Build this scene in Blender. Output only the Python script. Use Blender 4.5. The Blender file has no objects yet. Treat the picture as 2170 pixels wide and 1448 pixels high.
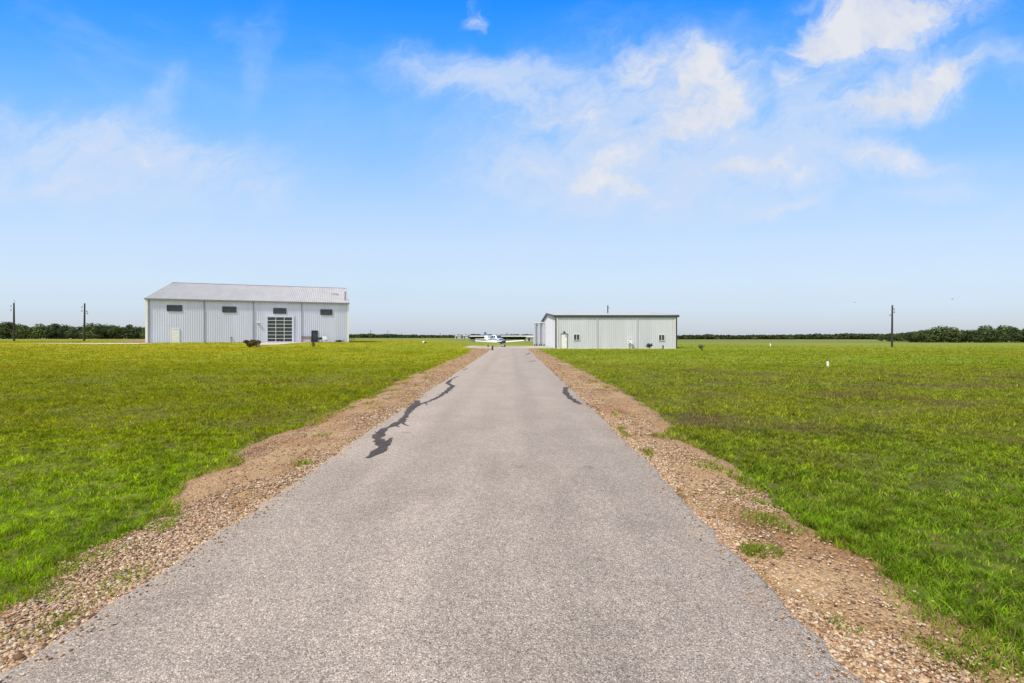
import bpy, math, random
import numpy as np
from mathutils import Vector

S = bpy.context.scene
COL = S.collection
R = math.radians
rnd = random.Random(7)
RNG = np.random.default_rng(11)

# ------------------------------------------------------------------ camera
F = 1025.0            # focal length of the photograph, in its pixels
CAM_H = 1.70
HX, HY = 1081.0, 714.0   # vanishing point of the driveway

cam_d = bpy.data.cameras.new("camera")
cam = bpy.data.objects.new("camera", cam_d)
COL.objects.link(cam)
cam_d.sensor_width = 36.0
cam_d.lens = F / 2170.0 * 36.0
cam_d.shift_x = (1085.0 - HX) / 2170.0
cam_d.shift_y = -(724.0 - HY) / 2170.0
cam_d.clip_start = 0.1
cam_d.clip_end = 20000.0
cam.location = (0, 0, CAM_H)
cam.rotation_euler = (R(90), 0, 0)
S.camera = cam

# ------------------------------------------------------------------ exposure, sun, sky
S.view_settings.view_transform = 'Standard'
S.view_settings.look = 'None'
S.view_settings.exposure = 0.0
S.view_settings.gamma = 1.0

SUN_EL, SUN_AZ = 55.0, -131.0      # azimuth clockwise from +Y (view direction): to the left, a little behind
sd = Vector((math.sin(R(SUN_AZ)) * math.cos(R(SUN_EL)), math.cos(R(SUN_AZ)) * math.cos(R(SUN_EL)), math.sin(R(SUN_EL))))
sun_d = bpy.data.lights.new("sun", 'SUN')
sun_d.energy = 4.5
sun_d.angle = R(5)
sun_d.color = (1.0, 0.92, 0.80)
sun = bpy.data.objects.new("sun", sun_d)
COL.objects.link(sun)
sun.rotation_euler = (-sd).to_track_quat('-Z', 'Y').to_euler()
sun.location = (-40, -20, 60)


def lin(c):
    return tuple(((x / 255.0) / 12.92 if x / 255.0 <= 0.04045 else ((x / 255.0 + 0.055) / 1.055) ** 2.4) for x in c)


class NT:
    """small helper for node trees"""
    def __init__(self, tree):
        self.t = tree
        self.n = tree.nodes
        self.l = tree.links

    def node(self, kind, **kw):
        n = self.n.new(kind)
        for k, v in kw.items():
            setattr(n, k, v)
        return n

    def put(self, sock, v):
        if isinstance(v, bpy.types.NodeSocket):
            self.l.new(v, sock)
        elif v is not None:
            sock.default_value = v

    def math(self, op, a, b=None, c=None, clamp=False):
        n = self.node('ShaderNodeMath', operation=op, use_clamp=clamp)
        self.put(n.inputs[0], a)
        if b is not None: self.put(n.inputs[1], b)
        if c is not None: self.put(n.inputs[2], c)
        return n.outputs[0]

    def vmath(self, op, a, b=None, scale=None):
        n = self.node('ShaderNodeVectorMath', operation=op)
        self.put(n.inputs[0], a)
        if b is not None: self.put(n.inputs[1], b)
        if scale is not None: self.put(n.inputs['Scale'], scale)
        return n.outputs['Value'] if op in ('LENGTH', 'DOT_PRODUCT') else n.outputs[0]

    def mix(self, f, a, b, mode='MIX'):
        n = self.node('ShaderNodeMix', data_type='RGBA', blend_type=mode)
        self.put(n.inputs[0], f)
        self.put(n.inputs[6], a if isinstance(a, bpy.types.NodeSocket) else (*a[:3], 1))
        self.put(n.inputs[7], b if isinstance(b, bpy.types.NodeSocket) else (*b[:3], 1))
        return n.outputs[2]

    def noise(self, vec, scale, detail=3, rough=0.5, dist=0.0, col=False):
        n = self.node('ShaderNodeTexNoise')
        self.put(n.inputs['Vector'], vec)
        n.inputs['Scale'].default_value = scale
        n.inputs['Detail'].default_value = detail
        n.inputs['Roughness'].default_value = rough
        n.inputs['Distortion'].default_value = dist
        return n.outputs['Color' if col else 'Fac']

    def voronoi(self, vec, scale, out='Color', feature='F1'):
        n = self.node('ShaderNodeTexVoronoi', feature=feature)
        self.put(n.inputs['Vector'], vec)
        n.inputs['Scale'].default_value = scale
        return n.outputs[out]

    def rng(self, v, a, b, c=0.0, d=1.0, smooth=True):
        n = self.node('ShaderNodeMapRange', interpolation_type='SMOOTHSTEP' if smooth else 'LINEAR')
        self.put(n.inputs[0], v)
        n.inputs[1].default_value = a; n.inputs[2].default_value = b
        n.inputs[3].default_value = c; n.inputs[4].default_value = d
        return n.outputs[0]

    def ramp(self, fac, stops):
        n = self.node('ShaderNodeValToRGB')
        cr = n.color_ramp
        while len(cr.elements) < len(stops): cr.elements.new(0.5)
        for e, (p, c) in zip(cr.elements, stops):
            e.position = p; e.color = (*c[:3], 1)
        self.put(n.inputs[0], fac)
        return n.outputs[0]

    def mapping(self, vec, loc=(0, 0, 0), rot=(0, 0, 0), scale=(1, 1, 1), kind='POINT'):
        n = self.node('ShaderNodeMapping', vector_type=kind)
        self.put(n.inputs[0], vec)
        n.inputs[1].default_value = loc; n.inputs[2].default_value = rot; n.inputs[3].default_value = scale
        return n.outputs[0]


def build_sky():
    w = bpy.data.worlds.new("World")
    S.world = w
    w.use_nodes = True
    w.node_tree.nodes.clear()
    N = NT(w.node_tree)
    STR = 0.10
    sky = N.node('ShaderNodeTexSky', sky_type='NISHITA')
    sky.sun_disc = False
    sky.sun_elevation = R(SUN_EL)
    sky.sun_rotation = R(SUN_AZ)
    sky.air_density = 1.0; sky.dust_density = 0.6; sky.ozone_density = 2.0
    tc = N.node('ShaderNodeTexCoord')
    D = tc.outputs['Generated']
    sep = N.node('ShaderNodeSeparateXYZ'); N.put(sep.inputs[0], D)
    dx, dy, dz = sep.outputs
    # clear-air colours by height above the horizon
    vq = N.math('DIVIDE', dz, N.math('MAXIMUM', dy, 0.62))
    up = N.math('DIVIDE', vq, N.math('SQRT', N.math('ADD', 1.0, N.math('MULTIPLY', vq, vq))))
    up = N.math('ADD', N.math('MULTIPLY', N.math('MAXIMUM', dz, 0.0), 0.35), N.math('MULTIPLY', N.math('MAXIMUM', up, 0.0), 0.65))
    grad = N.ramp(up, [
        (0.0, lin((196, 206, 219))), (0.025, lin((207, 217, 229))), (0.06, lin((212, 229, 246))), (0.11, lin((214, 235, 255))),
        (0.18, lin((208, 232, 262))), (0.26, lin((186, 223, 264))), (0.34, lin((152, 207, 266))), (0.42, lin((122, 194, 268))),
        (0.50, lin((70, 170, 268))), (0.57, lin((26, 150, 266))), (0.75, lin((26, 120, 245))), (1.0, lin((18, 95, 215)))])
    # direction on the sky in front (a map of the sky, fixed to the compass)
    dyc = N.math('MAXIMUM', dy, 0.06)
    u = N.math('DIVIDE', dx, dyc); v = N.math('DIVIDE', dz, dyc)
    comb = N.node('ShaderNodeCombineXYZ')
    N.put(comb.inputs[0], u); N.put(comb.inputs[1], v)
    P0 = comb.outputs[0]
    # broken edges: push the map about with noise
    nz = N.noise(P0, 5.0, 4, 0.6, col=True)
    off = N.vmath('SUBTRACT', nz, (0.5, 0.5, 0.5))
    P = N.vmath('ADD', P0, N.vmath('SCALE', off, scale=0.15))
    nz2 = N.noise(P0, 18.0, 3, 0.6, col=True)
    P = N.vmath('ADD', P, N.vmath('SCALE', N.vmath('SUBTRACT', nz2, (0.5, 0.5, 0.5)), scale=0.045))

    def blob(X, Y, rx, ry, ang, amp):
        m = N.mapping(P, ((X - HX) / F, (HY - Y) / F, 0), (0, 0, R(ang)), (1.18 * rx / F, 1.18 * ry / F, 1), 'TEXTURE')
        sx = N.node('ShaderNodeSeparateXYZ'); N.put(sx.inputs[0], m)
        l = N.math('SQRT', N.math('ADD', N.math('MULTIPLY', sx.outputs[0], sx.outputs[0]), N.math('MULTIPLY', sx.outputs[1], sx.outputs[1])))
        return N.rng(l, 0.0, 1.35, amp, 0.0)

    def total(bl):
        s = None
        for b in bl:
            o = blob(*b)
            s = o if s is None else N.math('ADD', s, o)
        return s
    # solid, bright clouds
    solid = total([
        (1905, 10, 215, 85, 10, 1.0), (1810, 70, 110, 62, 20, .75), (1720, 108, 60, 38, 30, .6), (1930, 80, 80, 50, 15, .5),
        (1945, 193, 150, 44, 18, 1.0), (1850, 222, 80, 42, 30, .7), (2040, 165, 60, 38, 0, .55),
        (1664, 170, 30, 32, 20, .65), (1430, 150, 105, 62, 20, .55), (1500, 140, 60, 48, 10, .6),
        (1440, 245, 115, 62, 28, .80), (1215, 243, 120, 40, -12, .75), (1500, 220, 100, 60, 35, .25),
        (1290, 335, 105, 46, 15, .48), (1265, 390, 140, 32, -14, .58), (1005, 18, 45, 20, 25, .55), (1350, 415, 80, 28, -25, .5), (1600, 357, 170, 24, -5, .55), (1830, 327, 120, 22, -6, .5), (1660, 452, 80, 16, 16, .45), (1340, 120, 60, 70, 60, .45), (1545, 235, 60, 50, 40, .45), (1150, 225, 40, 50, -60, .4), (1000, 165, 120, 26, -8, .42), (240, 320, 240, 40, -9, .42), (130, 405, 170, 24, -5, .36)])
    veil = total([
        (1010, 150, 200, 60, -8, 1.0), (1290, 265, 400, 200, 15, .85), (1600, 355, 190, 30, -4, .8), (1840, 328, 150, 26, -6, .65),
        (1660, 452, 90, 18, 16, .6), (2000, 405, 120, 24, 5, .45), (2140, 460, 60, 20, 10, .4), (240, 305, 400, 75, -9, .95), (160, 400, 380, 80, -8, .85),
        (340, 200, 80, 50, 45, .45), (590, 420, 80, 60, 20, .35), (480, 80, 60, 50, 40, .3), (560, 60, 40, 90, -20, .3), (530, 175, 30, 60, -15, .25),
        (1120, 530, 90, 40, 0, .35), (1860, 150, 290, 140, 15, .65), (2150, 130, 60, 40, 0, .45), (1480, 390, 440, 85, 0, .8), (1650, 300, 300, 60, 20, .5), (1900, 330, 300, 45, -5, .5), (1500, 470, 300, 40, 8, .3),
        (1085, 660, 900, 46, 0, .25), (2050, 620, 260, 40, 4, .45), (700, 250, 220, 120, 20, .2)])
    # fine structure: fibres drawn out along the wind, and puffs
    fib = N.noise(N.mapping(N.mapping(P, rot=(0, 0, R(-24))), scale=(1.0, 3.0, 1)), 6.0, 8, 0.66, 0.5)
    puf = N.noise(P, 8.0, 8, 0.62, 0.25)
    nn = N.math('ADD', N.math('MULTIPLY', fib, 0.6), N.math('MULTIPLY', puf, 0.4))
    dens = N.math('ADD', N.math('MULTIPLY', solid, 0.95), N.math('MULTIPLY', veil, 0.22))
    edge = N.rng(dens, 0.0, 0.35)
    a_s = N.rng(N.math('ADD', N.math('MULTIPLY', dens, 1.0), N.math('MULTIPLY', N.math('MULTIPLY', N.math('SUBTRACT', nn, 0.49), 3.4), edge)), 0.08, 1.42)
    # a little thin cloud all over the upper sky, behind the camera too
    amb = N.rng(N.noise(N.mapping(D, scale=(1, 1, 2.2)), 2.6, 5, 0.6, 0.5), 0.52, 0.80, 0.0, 0.30)
    cs = N.mix(N.rng(a_s, 0.25, 0.9), lin((216, 229, 254)), N.mix(N.rng(puf, 0.35, 0.62), lin((226, 231, 245)), lin((243, 243, 247))))
    c = N.mix(amb, grad, lin((200, 222, 250)))
    thin = N.math('ADD', N.math('MULTIPLY', veil, 1.3), N.math('MULTIPLY', solid, 0.45))
    a_v = N.rng(N.math('MULTIPLY', thin, N.math('ADD', N.math('MULTIPLY', nn, 2.6), -0.55)), 0.0, 1.15)
    c = N.mix(N.math('MULTIPLY', a_v, 0.78), c, lin((214, 231, 257)))
    c = N.mix(N.math('MULTIPLY', a_s, 0.93), c, cs)
    # added bright cloud, overhead and behind out of view, filling and whitening the light
    fill_cloud = N.math('MAXIMUM', N.rng(dy, 0.15, -0.35), N.rng(dz, 0.66, 0.88))
    bk = N.rng(N.noise(D, 3.0, 5, 0.6, 0.4), 0.34, 0.60, 0.45, 1.0)
    c = N.mix(N.math('MULTIPLY', fill_cloud, bk), c, (1.06, 1.11, 1.14))
    c = N.mix(0.12, N.vmath('SCALE', c, scale=1.0 / STR), sky.outputs[0])
    bg = N.node('ShaderNodeBackground')
    N.put(bg.inputs[0], c)
    bg.inputs[1].default_value = STR
    out = N.node('ShaderNodeOutputWorld')
    N.l.new(bg.outputs[0], out.inputs[0])
    w.cycles.sampling_method = 'MANUAL'
    w.cycles.sample_map_resolution = 512


build_sky()

# ------------------------------------------------------------------ materials


def new_mat(name):
    m = bpy.data.materials.new(name)
    m.use_nodes = True
    m.node_tree.nodes.clear()
    N = NT(m.node_tree)
    out = N.node('ShaderNodeOutputMaterial')
    b = N.node('ShaderNodeBsdfPrincipled')
    N.l.new(b.outputs[0], out.inputs[0])
    return m, N, b, out


def mat(name, col, rough=0.6, metal=0.0, var=0.12, vscale=3.0, bump=0.0, spec=0.4, stretch=(1, 1, 1)):
    m, N, b, out = new_mat(name)
    tc = N.node('ShaderNodeTexCoord')
    p = N.mapping(tc.outputs['Object'], scale=stretch)
    f = N.noise(p, vscale, 5, 0.6)
    k = N.rng(f, 0.3, 0.7, 1 - var, 1 + var)
    c = N.vmath('SCALE', (*col[:3],), scale=k)
    N.put(b.inputs['Base Color'], c)
    b.inputs['Roughness'].default_value = rough
    b.inputs['Metallic'].default_value = metal
    b.inputs['Specular IOR Level'].default_value = spec
    if bump:
        bn = N.node('ShaderNodeBump'); bn.inputs['Strength'].default_value = bump
        bn.inputs['Distance'].default_value = 0.02
        N.put(bn.inputs['Height'], f); N.l.new(bn.outputs[0], b.inputs['Normal'])
    return m


M = {}
M['barn_wall'] = mat('barn_wall_paint', (0.59, 0.615, 0.745), 0.5, 0.0, 0.05, 0.7, stretch=(1, 1, 0.15))
M['barn_roof'] = mat('barn_roof_galvalume', (0.42, 0.405, 0.395), 0.7, 0.0, 0.06, 0.6, stretch=(1, 0.2, 1))
M['hangar_wall'] = mat('hangar_wall_paint', (0.56, 0.575, 0.625), 0.5, 0.0, 0.05, 0.8, stretch=(1, 1, 0.15))
M['white'] = mat('white_paint', (0.78, 0.77, 0.74), 0.4, 0, 0.04)
M['cream'] = mat('cream_door_paint', (0.74, 0.73, 0.74), 0.45, 0, 0.05)
M['dark_trim'] = mat('dark_trim_paint', (0.045, 0.055, 0.06), 0.45, 0.1, 0.1)
M['grey_trim'] = mat('grey_trim_paint', (0.20, 0.215, 0.23), 0.45, 0.1, 0.1)
M['pane'] = mat('dark_window_glass', (0.035, 0.05, 0.055), 0.12, 0, 0.25, 1.2, spec=0.35)
M['black'] = mat('black_door_paint', (0.012, 0.013, 0.014), 0.4, 0, 0.2)
M['steel'] = mat('galvanised_steel', (0.40, 0.41, 0.42), 0.4, 0.6, 0.15, 6)
M['timber'] = mat('dark_pole_timber', (0.040, 0.034, 0.030), 0.85, 0, 0.3, 4, 0.4, stretch=(4, 4, 0.4))
M['ceramic'] = mat('grey_insulator', (0.25, 0.25, 0.26), 0.3, 0.1, 0.1)
M['wood'] = mat('brown_wood', (0.20, 0.105, 0.06), 0.8, 0, 0.3, 5, 0.3)
M['bark'] = mat('tree_bark', (0.095, 0.075, 0.058), 0.9, 0, 0.3, 5, 0.5)
M['concrete'] = mat('pale_concrete', (0.47, 0.42, 0.35), 0.85, 0, 0.12, 0.8, 0.1)
M['apron'] = mat('apron_concrete', (0.40, 0.36, 0.29), 0.9, 0, 0.14, 0.35, 0.1)
M['caliche'] = mat('pale_track_gravel', (0.52, 0.45, 0.34), 0.95, 0, 0.15, 0.6, 0.2)
M['red_soil'] = mat('reddish_bare_soil', (0.26, 0.135, 0.085), 0.95, 0, 0.25, 0.6, 0.4)
M['blue'] = mat('blue_aircraft_paint', (0.02, 0.13, 0.30), 0.25, 0, 0.05, spec=0.5)
M['navy'] = mat('navy_wingtip_paint', (0.03, 0.05, 0.22), 0.25, 0, 0.05, spec=0.5)
M['air_white'] = mat('white_aircraft_paint', (0.80, 0.80, 0.79), 0.25, 0, 0.03, spec=0.5)
M['rubber'] = mat('black_rubber', (0.016, 0.016, 0.016), 0.8, 0, 0.2)
M['tar'] = mat('crack_sealing_tar', (0.058, 0.044, 0.036), 0.85, 0, 0.35, 9, 0.4)
M['plastic_white'] = mat('white_plastic', (0.80, 0.80, 0.76), 0.4, 0, 0.04)
M['bird'] = mat('dark_feathers', (0.03, 0.03, 0.035), 0.8)
M['terracotta'] = mat('pink_clay', (0.48, 0.27, 0.21), 0.8, 0, 0.15)
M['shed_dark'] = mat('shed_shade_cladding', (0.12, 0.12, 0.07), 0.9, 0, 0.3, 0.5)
M['shed_roof'] = mat('pale_shed_roof', (0.66, 0.66, 0.60), 0.5, 0.1, 0.06, 0.5)


def leaf_mat(name, a, b_, transl=0.25):
    m, N, b, out = new_mat(name)
    at = N.node('ShaderNodeAttribute'); at.attribute_name = 'rnd'
    ob = N.node('ShaderNodeObjectInfo')
    tc = N.node('ShaderNodeTexCoord')
    f = N.noise(tc.outputs['Object'], 0.8, 2)
    k = N.math('ADD', N.math('MULTIPLY', at.outputs['Fac'], 0.55), N.math('MULTIPLY', f, 0.45))
    c = N.mix(N.rng(k, 0.25, 0.75), a, b_)
    c = N.vmath('SCALE', c, scale=N.math('ADD', N.math('MULTIPLY', ob.outputs['Random'], 0.5), 0.75))
    N.put(b.inputs['Base Color'], c)
    b.inputs['Roughness'].default_value = 0.6
    b.inputs['Specular IOR Level'].default_value = 0.25
    t = N.node('ShaderNodeBsdfTranslucent'); N.put(t.inputs[0], c)
    mx = N.node('ShaderNodeMixShader'); mx.inputs[0].default_value = transl
    N.l.new(b.outputs[0], mx.inputs[1]); N.l.new(t.outputs[0], mx.inputs[2])
    N.l.new(mx.outputs[0], out.inputs[0])
    return m


M['leaf'] = leaf_mat('tree_leaves', (0.042, 0.064, 0.018), (0.150, 0.185, 0.045))
M['leaf_dark'] = leaf_mat('dark_tree_leaves', (0.030, 0.052, 0.018), (0.100, 0.135, 0.038))
M['leaf_pale'] = leaf_mat('pale_tree_leaves', (0.070, 0.095, 0.035), (0.15, 0.18, 0.075))
M['leaf_red'] = leaf_mat('reddish_leaves', (0.16, 0.045, 0.03), (0.12, 0.13, 0.04))
M['leaf_bush'] = leaf_mat('bush_leaves', (0.035, 0.06, 0.02), (0.09, 0.12, 0.04))


def lawn_colour(N):
    """colour of the turf by place in the field, shared by soil-level turf and the blades"""
    g = N.node('ShaderNodeNewGeometry')
    p = g.outputs['Position']
    sp = N.node('ShaderNodeSeparateXYZ'); N.put(sp.inputs[0], p)
    big = N.noise(N.mapping(p, scale=(0.6, 1.0, 1)), 0.045, 4, 0.6, 0.4)
    mid = N.noise(p, 0.33, 5, 0.62, 0.6)
    fine = N.noise(N.mapping(p, loc=(7, 3, 0)), 1.7, 4, 0.6)
    left = N.rng(sp.outputs[0], 3.0, -4.0)
    near = N.rng(sp.outputs[1], 11.0, 3.5)
    lg = N.mix(near, (0.290, 0.320, 0.005), (0.270, 0.420, 0.005))
    rg = N.mix(near, (0.255, 0.305, 0.014), (0.170, 0.285, 0.012))
    green = N.mix(left, rg, lg)
    yel = N.mix(left, (0.32, 0.31, 0.026), (0.38, 0.335, 0.006))
    c = N.mix(N.math('MULTIPLY', N.rng(big, 0.40, 0.66), 0.75), green, yel)
    olive = N.math('MULTIPLY', N.math('MULTIPLY', left, N.rng(sp.outputs[1], 14.0, 30.0)), N.rng(sp.outputs[0], -8.0, -34.0, 0.0, 0.42))
    c = N.mix(N.math('MULTIPLY', olive, N.rng(big, 0.3, 0.6, 0.6, 1.0)), c, (0.40, 0.335, 0.006))
    c = N.mix(N.rng(fine, 0.52, 0.74, 0.0, 0.6), c, (0.085, 0.165, 0.012))
    c = N.mix(N.rng(fine, 0.45, 0.22, 0.0, 0.6), c, (0.30, 0.32, 0.012))
    clump = N.noise(N.mapping(p, loc=(11, 5, 0)), 0.75, 5, 0.68, 0.8)
    c = N.mix(N.rng(clump, 0.50, 0.70, 0.0, 0.75), c, N.mix(left, (0.095, 0.150, 0.018), (0.105, 0.185, 0.010)))
    c = N.mix(N.math('MULTIPLY', N.rng(clump, 0.42, 0.30, 0.0, 0.6), N.rng(sp.outputs[1], 40.0, 15.0)), c, N.mix(left, (0.30, 0.30, 0.035), (0.34, 0.37, 0.006)))
    tiny = N.noise(p, 13.0, 3, 0.6)
    c = N.vmath('SCALE', c, scale=N.math('ADD', 1.0, N.math('MULTIPLY', N.rng(tiny, 0.3, 0.7, -0.34, 0.30), N.rng(sp.outputs[1], 30.0, 8.0, 0.35, 1.0))))
    tuf = N.noise(N.mapping(p, loc=(2, 9, 0)), 4.2, 4, 0.65, 0.5)
    c = N.vmath('SCALE', c, scale=N.math('ADD', 1.0, N.math('MULTIPLY', N.rng(tuf, 0.32, 0.68, -0.42, 0.34), N.rng(sp.outputs[1], 60.0, 12.0, 0.35, 1.0))))
    brown = N.math('MULTIPLY', N.rng(N.math('ADD', mid, N.rng(sp.outputs[0], 3.0, 12.0, 0.0, 0.045)), 0.52, 0.68), N.rng(big, 0.36, 0.56, 0.3, 1.0))
    band = N.math('MULTIPLY', N.rng(sp.outputs[1], 3.5, 7.0), N.rng(sp.outputs[1], 32.0, 18.0))
    c = N.mix(N.math('MULTIPLY', N.math('MULTIPLY', brown, band), 0.85), c, (0.195, 0.135, 0.058))
    # the far field: bands of hay and green crop
    farf = N.rng(sp.outputs[1], 90.0, 190.0)
    bandn = N.noise(N.mapping(p, scale=(0.12, 1.0, 1)), 0.02, 3, 0.5)
    fc = N.mix(N.rng(bandn, 0.35, 0.65), (0.13, 0.175, 0.05), (0.25, 0.235, 0.085))
    c = N.mix(N.math('MULTIPLY', farf, 0.75), c, fc)
    return c, p, sp, mid, fine


def make_lawn_mats():
    m, N, b, out = new_mat('turf_and_soil')
    c, p, sp, mid, fine = lawn_colour(N)
    bare = N.noise(p, 5.5, 5, 0.65)
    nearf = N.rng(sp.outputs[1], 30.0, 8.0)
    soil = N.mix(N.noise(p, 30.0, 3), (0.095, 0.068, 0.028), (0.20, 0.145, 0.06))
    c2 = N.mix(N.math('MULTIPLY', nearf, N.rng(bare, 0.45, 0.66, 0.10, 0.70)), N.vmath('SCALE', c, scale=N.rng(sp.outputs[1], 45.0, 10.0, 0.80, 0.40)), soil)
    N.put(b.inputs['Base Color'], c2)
    b.inputs['Roughness'].default_value = 0.95
    b.inputs['Specular IOR Level'].default_value = 0.1
    bn = N.node('ShaderNodeBump'); bn.inputs['Strength'].default_value = 0.7; bn.inputs['Distance'].default_value = 0.05
    N.put(bn.inputs['Height'], N.noise(p, 6.0, 6, 0.7)); N.l.new(bn.outputs[0], b.inputs['Normal'])
    M['turf'] = m
    m, N, b, out = new_mat('grass_blades')
    c, p, sp, mid, fine = lawn_colour(N)
    at = N.node('ShaderNodeAttribute'); at.attribute_name = 'rnd'
    r = at.outputs['Fac']
    c = N.mix(N.rng(r, 0.86, 0.95, 0.0, 0.75), c, (0.34, 0.27, 0.085))     # dry straws
    c = N.vmath('SCALE', c, scale=N.math('ADD', N.math('MULTIPLY', N.math('FRACT', N.math('MULTIPLY', r, 17.3)), N.rng(sp.outputs[1], 35.0, 8.0, 0.55, 1.05)), N.rng(sp.outputs[1], 35.0, 8.0, 0.78, 0.52)))
    N.put(b.inputs['Base Color'], c)
    b.inputs['Roughness'].default_value = 0.7
    b.inputs['Specular IOR Level'].default_value = 0.04
    t = N.node('ShaderNodeBsdfTranslucent'); N.put(t.inputs[0], c)
    mx = N.node('ShaderNodeMixShader'); mx.inputs[0].default_value = 0.4
    N.l.new(b.outputs[0], mx.inputs[1]); N.l.new(t.outputs[0], mx.inputs[2])
    N.l.new(mx.outputs[0], out.inputs[0])
    M['grass'] = m
    # asphalt
    m, N, b, out = new_mat('weathered_asphalt')
    g = N.node('ShaderNodeNewGeometry'); p = g.outputs['Position']
    sp = N.node('ShaderNodeSeparateXYZ'); N.put(sp.inputs[0], p)
    v = N.node('ShaderNodeTexVoronoi'); N.put(v.inputs['Vector'], p); v.inputs['Scale'].default_value = 145.0
    sv = N.node('ShaderNodeSeparateColor'); N.put(sv.inputs[0], v.outputs['Color'])
    agg = sv.outputs[0]
    chip = N.ramp(agg, [(0.0, (0.11, 0.092, 0.077)), (0.14, (0.22, 0.187, 0.158)), (0.42, (0.32, 0.272, 0.230)), (0.80, (0.41, 0.350, 0.294)), (1.0, (0.64, 0.565, 0.48))])
    chip = N.mix(N.rng(v.outputs['Distance'], 0.35, 0.75, 0.0, 0.5), chip, (0.16, 0.135, 0.115))
    blot = N.noise(p, 0.9, 5, 0.6, 0.4)
    blot2 = N.noise(N.mapping(p, scale=(1.6, 0.25, 1)), 0.8, 4, 0.55)
    k = N.math('MULTIPLY', N.rng(blot, 0.3, 0.7, 0.90, 1.08), N.rng(blot2, 0.3, 0.7, 0.88, 1.07))
    fine2 = N.noise(p, 22.0, 3, 0.7)
    k = N.math('MULTIPLY', k, N.rng(fine2, 0.3, 0.7, 0.88, 1.12))
    spot = N.noise(N.mapping(p, loc=(3.1, 8.4, 0)), 1.9, 2, 0.4)
    k = N.math('MULTIPLY', k, N.rng(spot, 0.70, 0.76, 1.0, 0.72))
    c = N.vmath('SCALE', chip, scale=k)
    far = N.rng(sp.outputs[1], 3.0, 16.0)
    c = N.mix(N.math('MULTIPLY', far, 0.5), c, (0.345, 0.294, 0.248))
    # darker, bluer asphalt with less dust along the ragged edges
    ee = N.math('ADD', N.math('ABSOLUTE', N.math('ADD', sp.outputs[0], 0.40)), N.math('MULTIPLY', N.math('SUBTRACT', blot, 0.5), 0.5))
    c = N.mix(N.math('MULTIPLY', N.rng(ee, 1.95, 2.25, 0.0, 0.5), N.rng(sp.outputs[1], 9.0, 3.5)), c, N.mix(agg, (0.16, 0.15, 0.145), (0.36, 0.34, 0.325)))
    dust = N.math('MULTIPLY', N.rng(ee, 1.75, 2.15), N.rng(N.noise(p, 3.5, 5, 0.7), 0.50, 0.66))
    c = N.mix(N.math('MULTIPLY', dust, 0.5), c, (0.40, 0.29, 0.18))
    lane = N.math('ABSOLUTE', N.math('SUBTRACT', N.math('ABSOLUTE', N.math('ADD', sp.outputs[0], N.math('ADD', 0.42, N.math('MULTIPLY', N.math('SUBTRACT', blot, 0.5), 0.25)))), 0.82))
    c = N.vmath('SCALE', c, scale=N.rng(lane, 0.0, 0.42, 0.985, 1.07))
    c = N.vmath('MULTIPLY', c, (1.0, 0.975, 0.945))
    N.put(b.inputs['Base Color'], c)
    b.inputs['Roughness'].default_value = 0.9
    b.inputs['Specular IOR Level'].default_value = 0.15
    bn = N.node('ShaderNodeBump'); bn.inputs['Strength'].default_value = 0.55; bn.inputs['Distance'].default_value = 0.006
    N.put(bn.inputs['Height'], N.math('SUBTRACT', 1.0, v.outputs['Distance'])); N.l.new(bn.outputs[0], b.inputs['Normal'])
    M['asphalt'] = m
    # shoulder sand
    m, N, b, out = new_mat('sandy_shoulder')
    g = N.node('ShaderNodeNewGeometry'); p = g.outputs['Position']
    a1 = N.noise(p, 0.9, 5, 0.6, 0.5); a2 = N.noise(p, 14.0, 5, 0.7); a3 = N.noise(N.mapping(p, scale=(1.4, .4, 1)), 1.6, 4)
    v = N.node('ShaderNodeTexVoronoi'); N.put(v.inputs['Vector'], p); v.inputs['Scale'].default_value = 55.0
    sv = N.node('ShaderNodeSeparateColor'); N.put(sv.inputs[0], v.outputs['Color'])
    c = N.mix(N.rng(a1, 0.35, 0.65), (0.36, 0.205, 0.095), (0.47, 0.315, 0.170))
    c = N.mix(N.rng(a3, 0.54, 0.70, 0.0, 0.75), c, (0.22, 0.11, 0.05))
    c = N.mix(N.rng(a2, 0.35, 0.7, 0.45, 0.0), c, (0.20, 0.125, 0.075))
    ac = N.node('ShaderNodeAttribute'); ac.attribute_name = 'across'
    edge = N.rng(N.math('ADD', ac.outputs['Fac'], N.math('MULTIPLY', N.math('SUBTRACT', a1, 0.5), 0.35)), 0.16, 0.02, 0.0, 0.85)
    c = N.mix(edge, c, (0.075, 0.045, 0.028))  # dark soil, with the asphalt edge's shadow line put into the colour
    outer = N.rng(N.math('ADD', ac.outputs['Fac'], N.math('MULTIPLY', N.math('SUBTRACT', a1, 0.5), 0.8)), 0.80, 1.05, 0.0, 0.6)
    c = N.mix(outer, c, (0.19, 0.135, 0.085))
    c = N.vmath('SCALE', c, scale=N.rng(sv.outputs[0], 0, 1, 0.72, 1.25, smooth=False))
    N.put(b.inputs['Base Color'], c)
    b.inputs['Roughness'].default_value = 0.95
    b.inputs['Specular IOR Level'].default_value = 0.1
    bn = N.node('ShaderNodeBump'); bn.inputs['Strength'].default_value = 0.9; bn.inputs['Distance'].default_value = 0.02
    N.put(bn.inputs['Height'], N.math('ADD', a2, N.math('MULTIPLY', v.outputs['Distance'], -0.6))); N.l.new(bn.outputs[0], b.inputs['Normal'])
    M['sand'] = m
    # stones
    m, N, b, out = new_mat('gravel_stones')
    at = N.node('ShaderNodeAttribute'); at.attribute_name = 'rnd'
    g = N.node('ShaderNodeNewGeometry')
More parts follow.
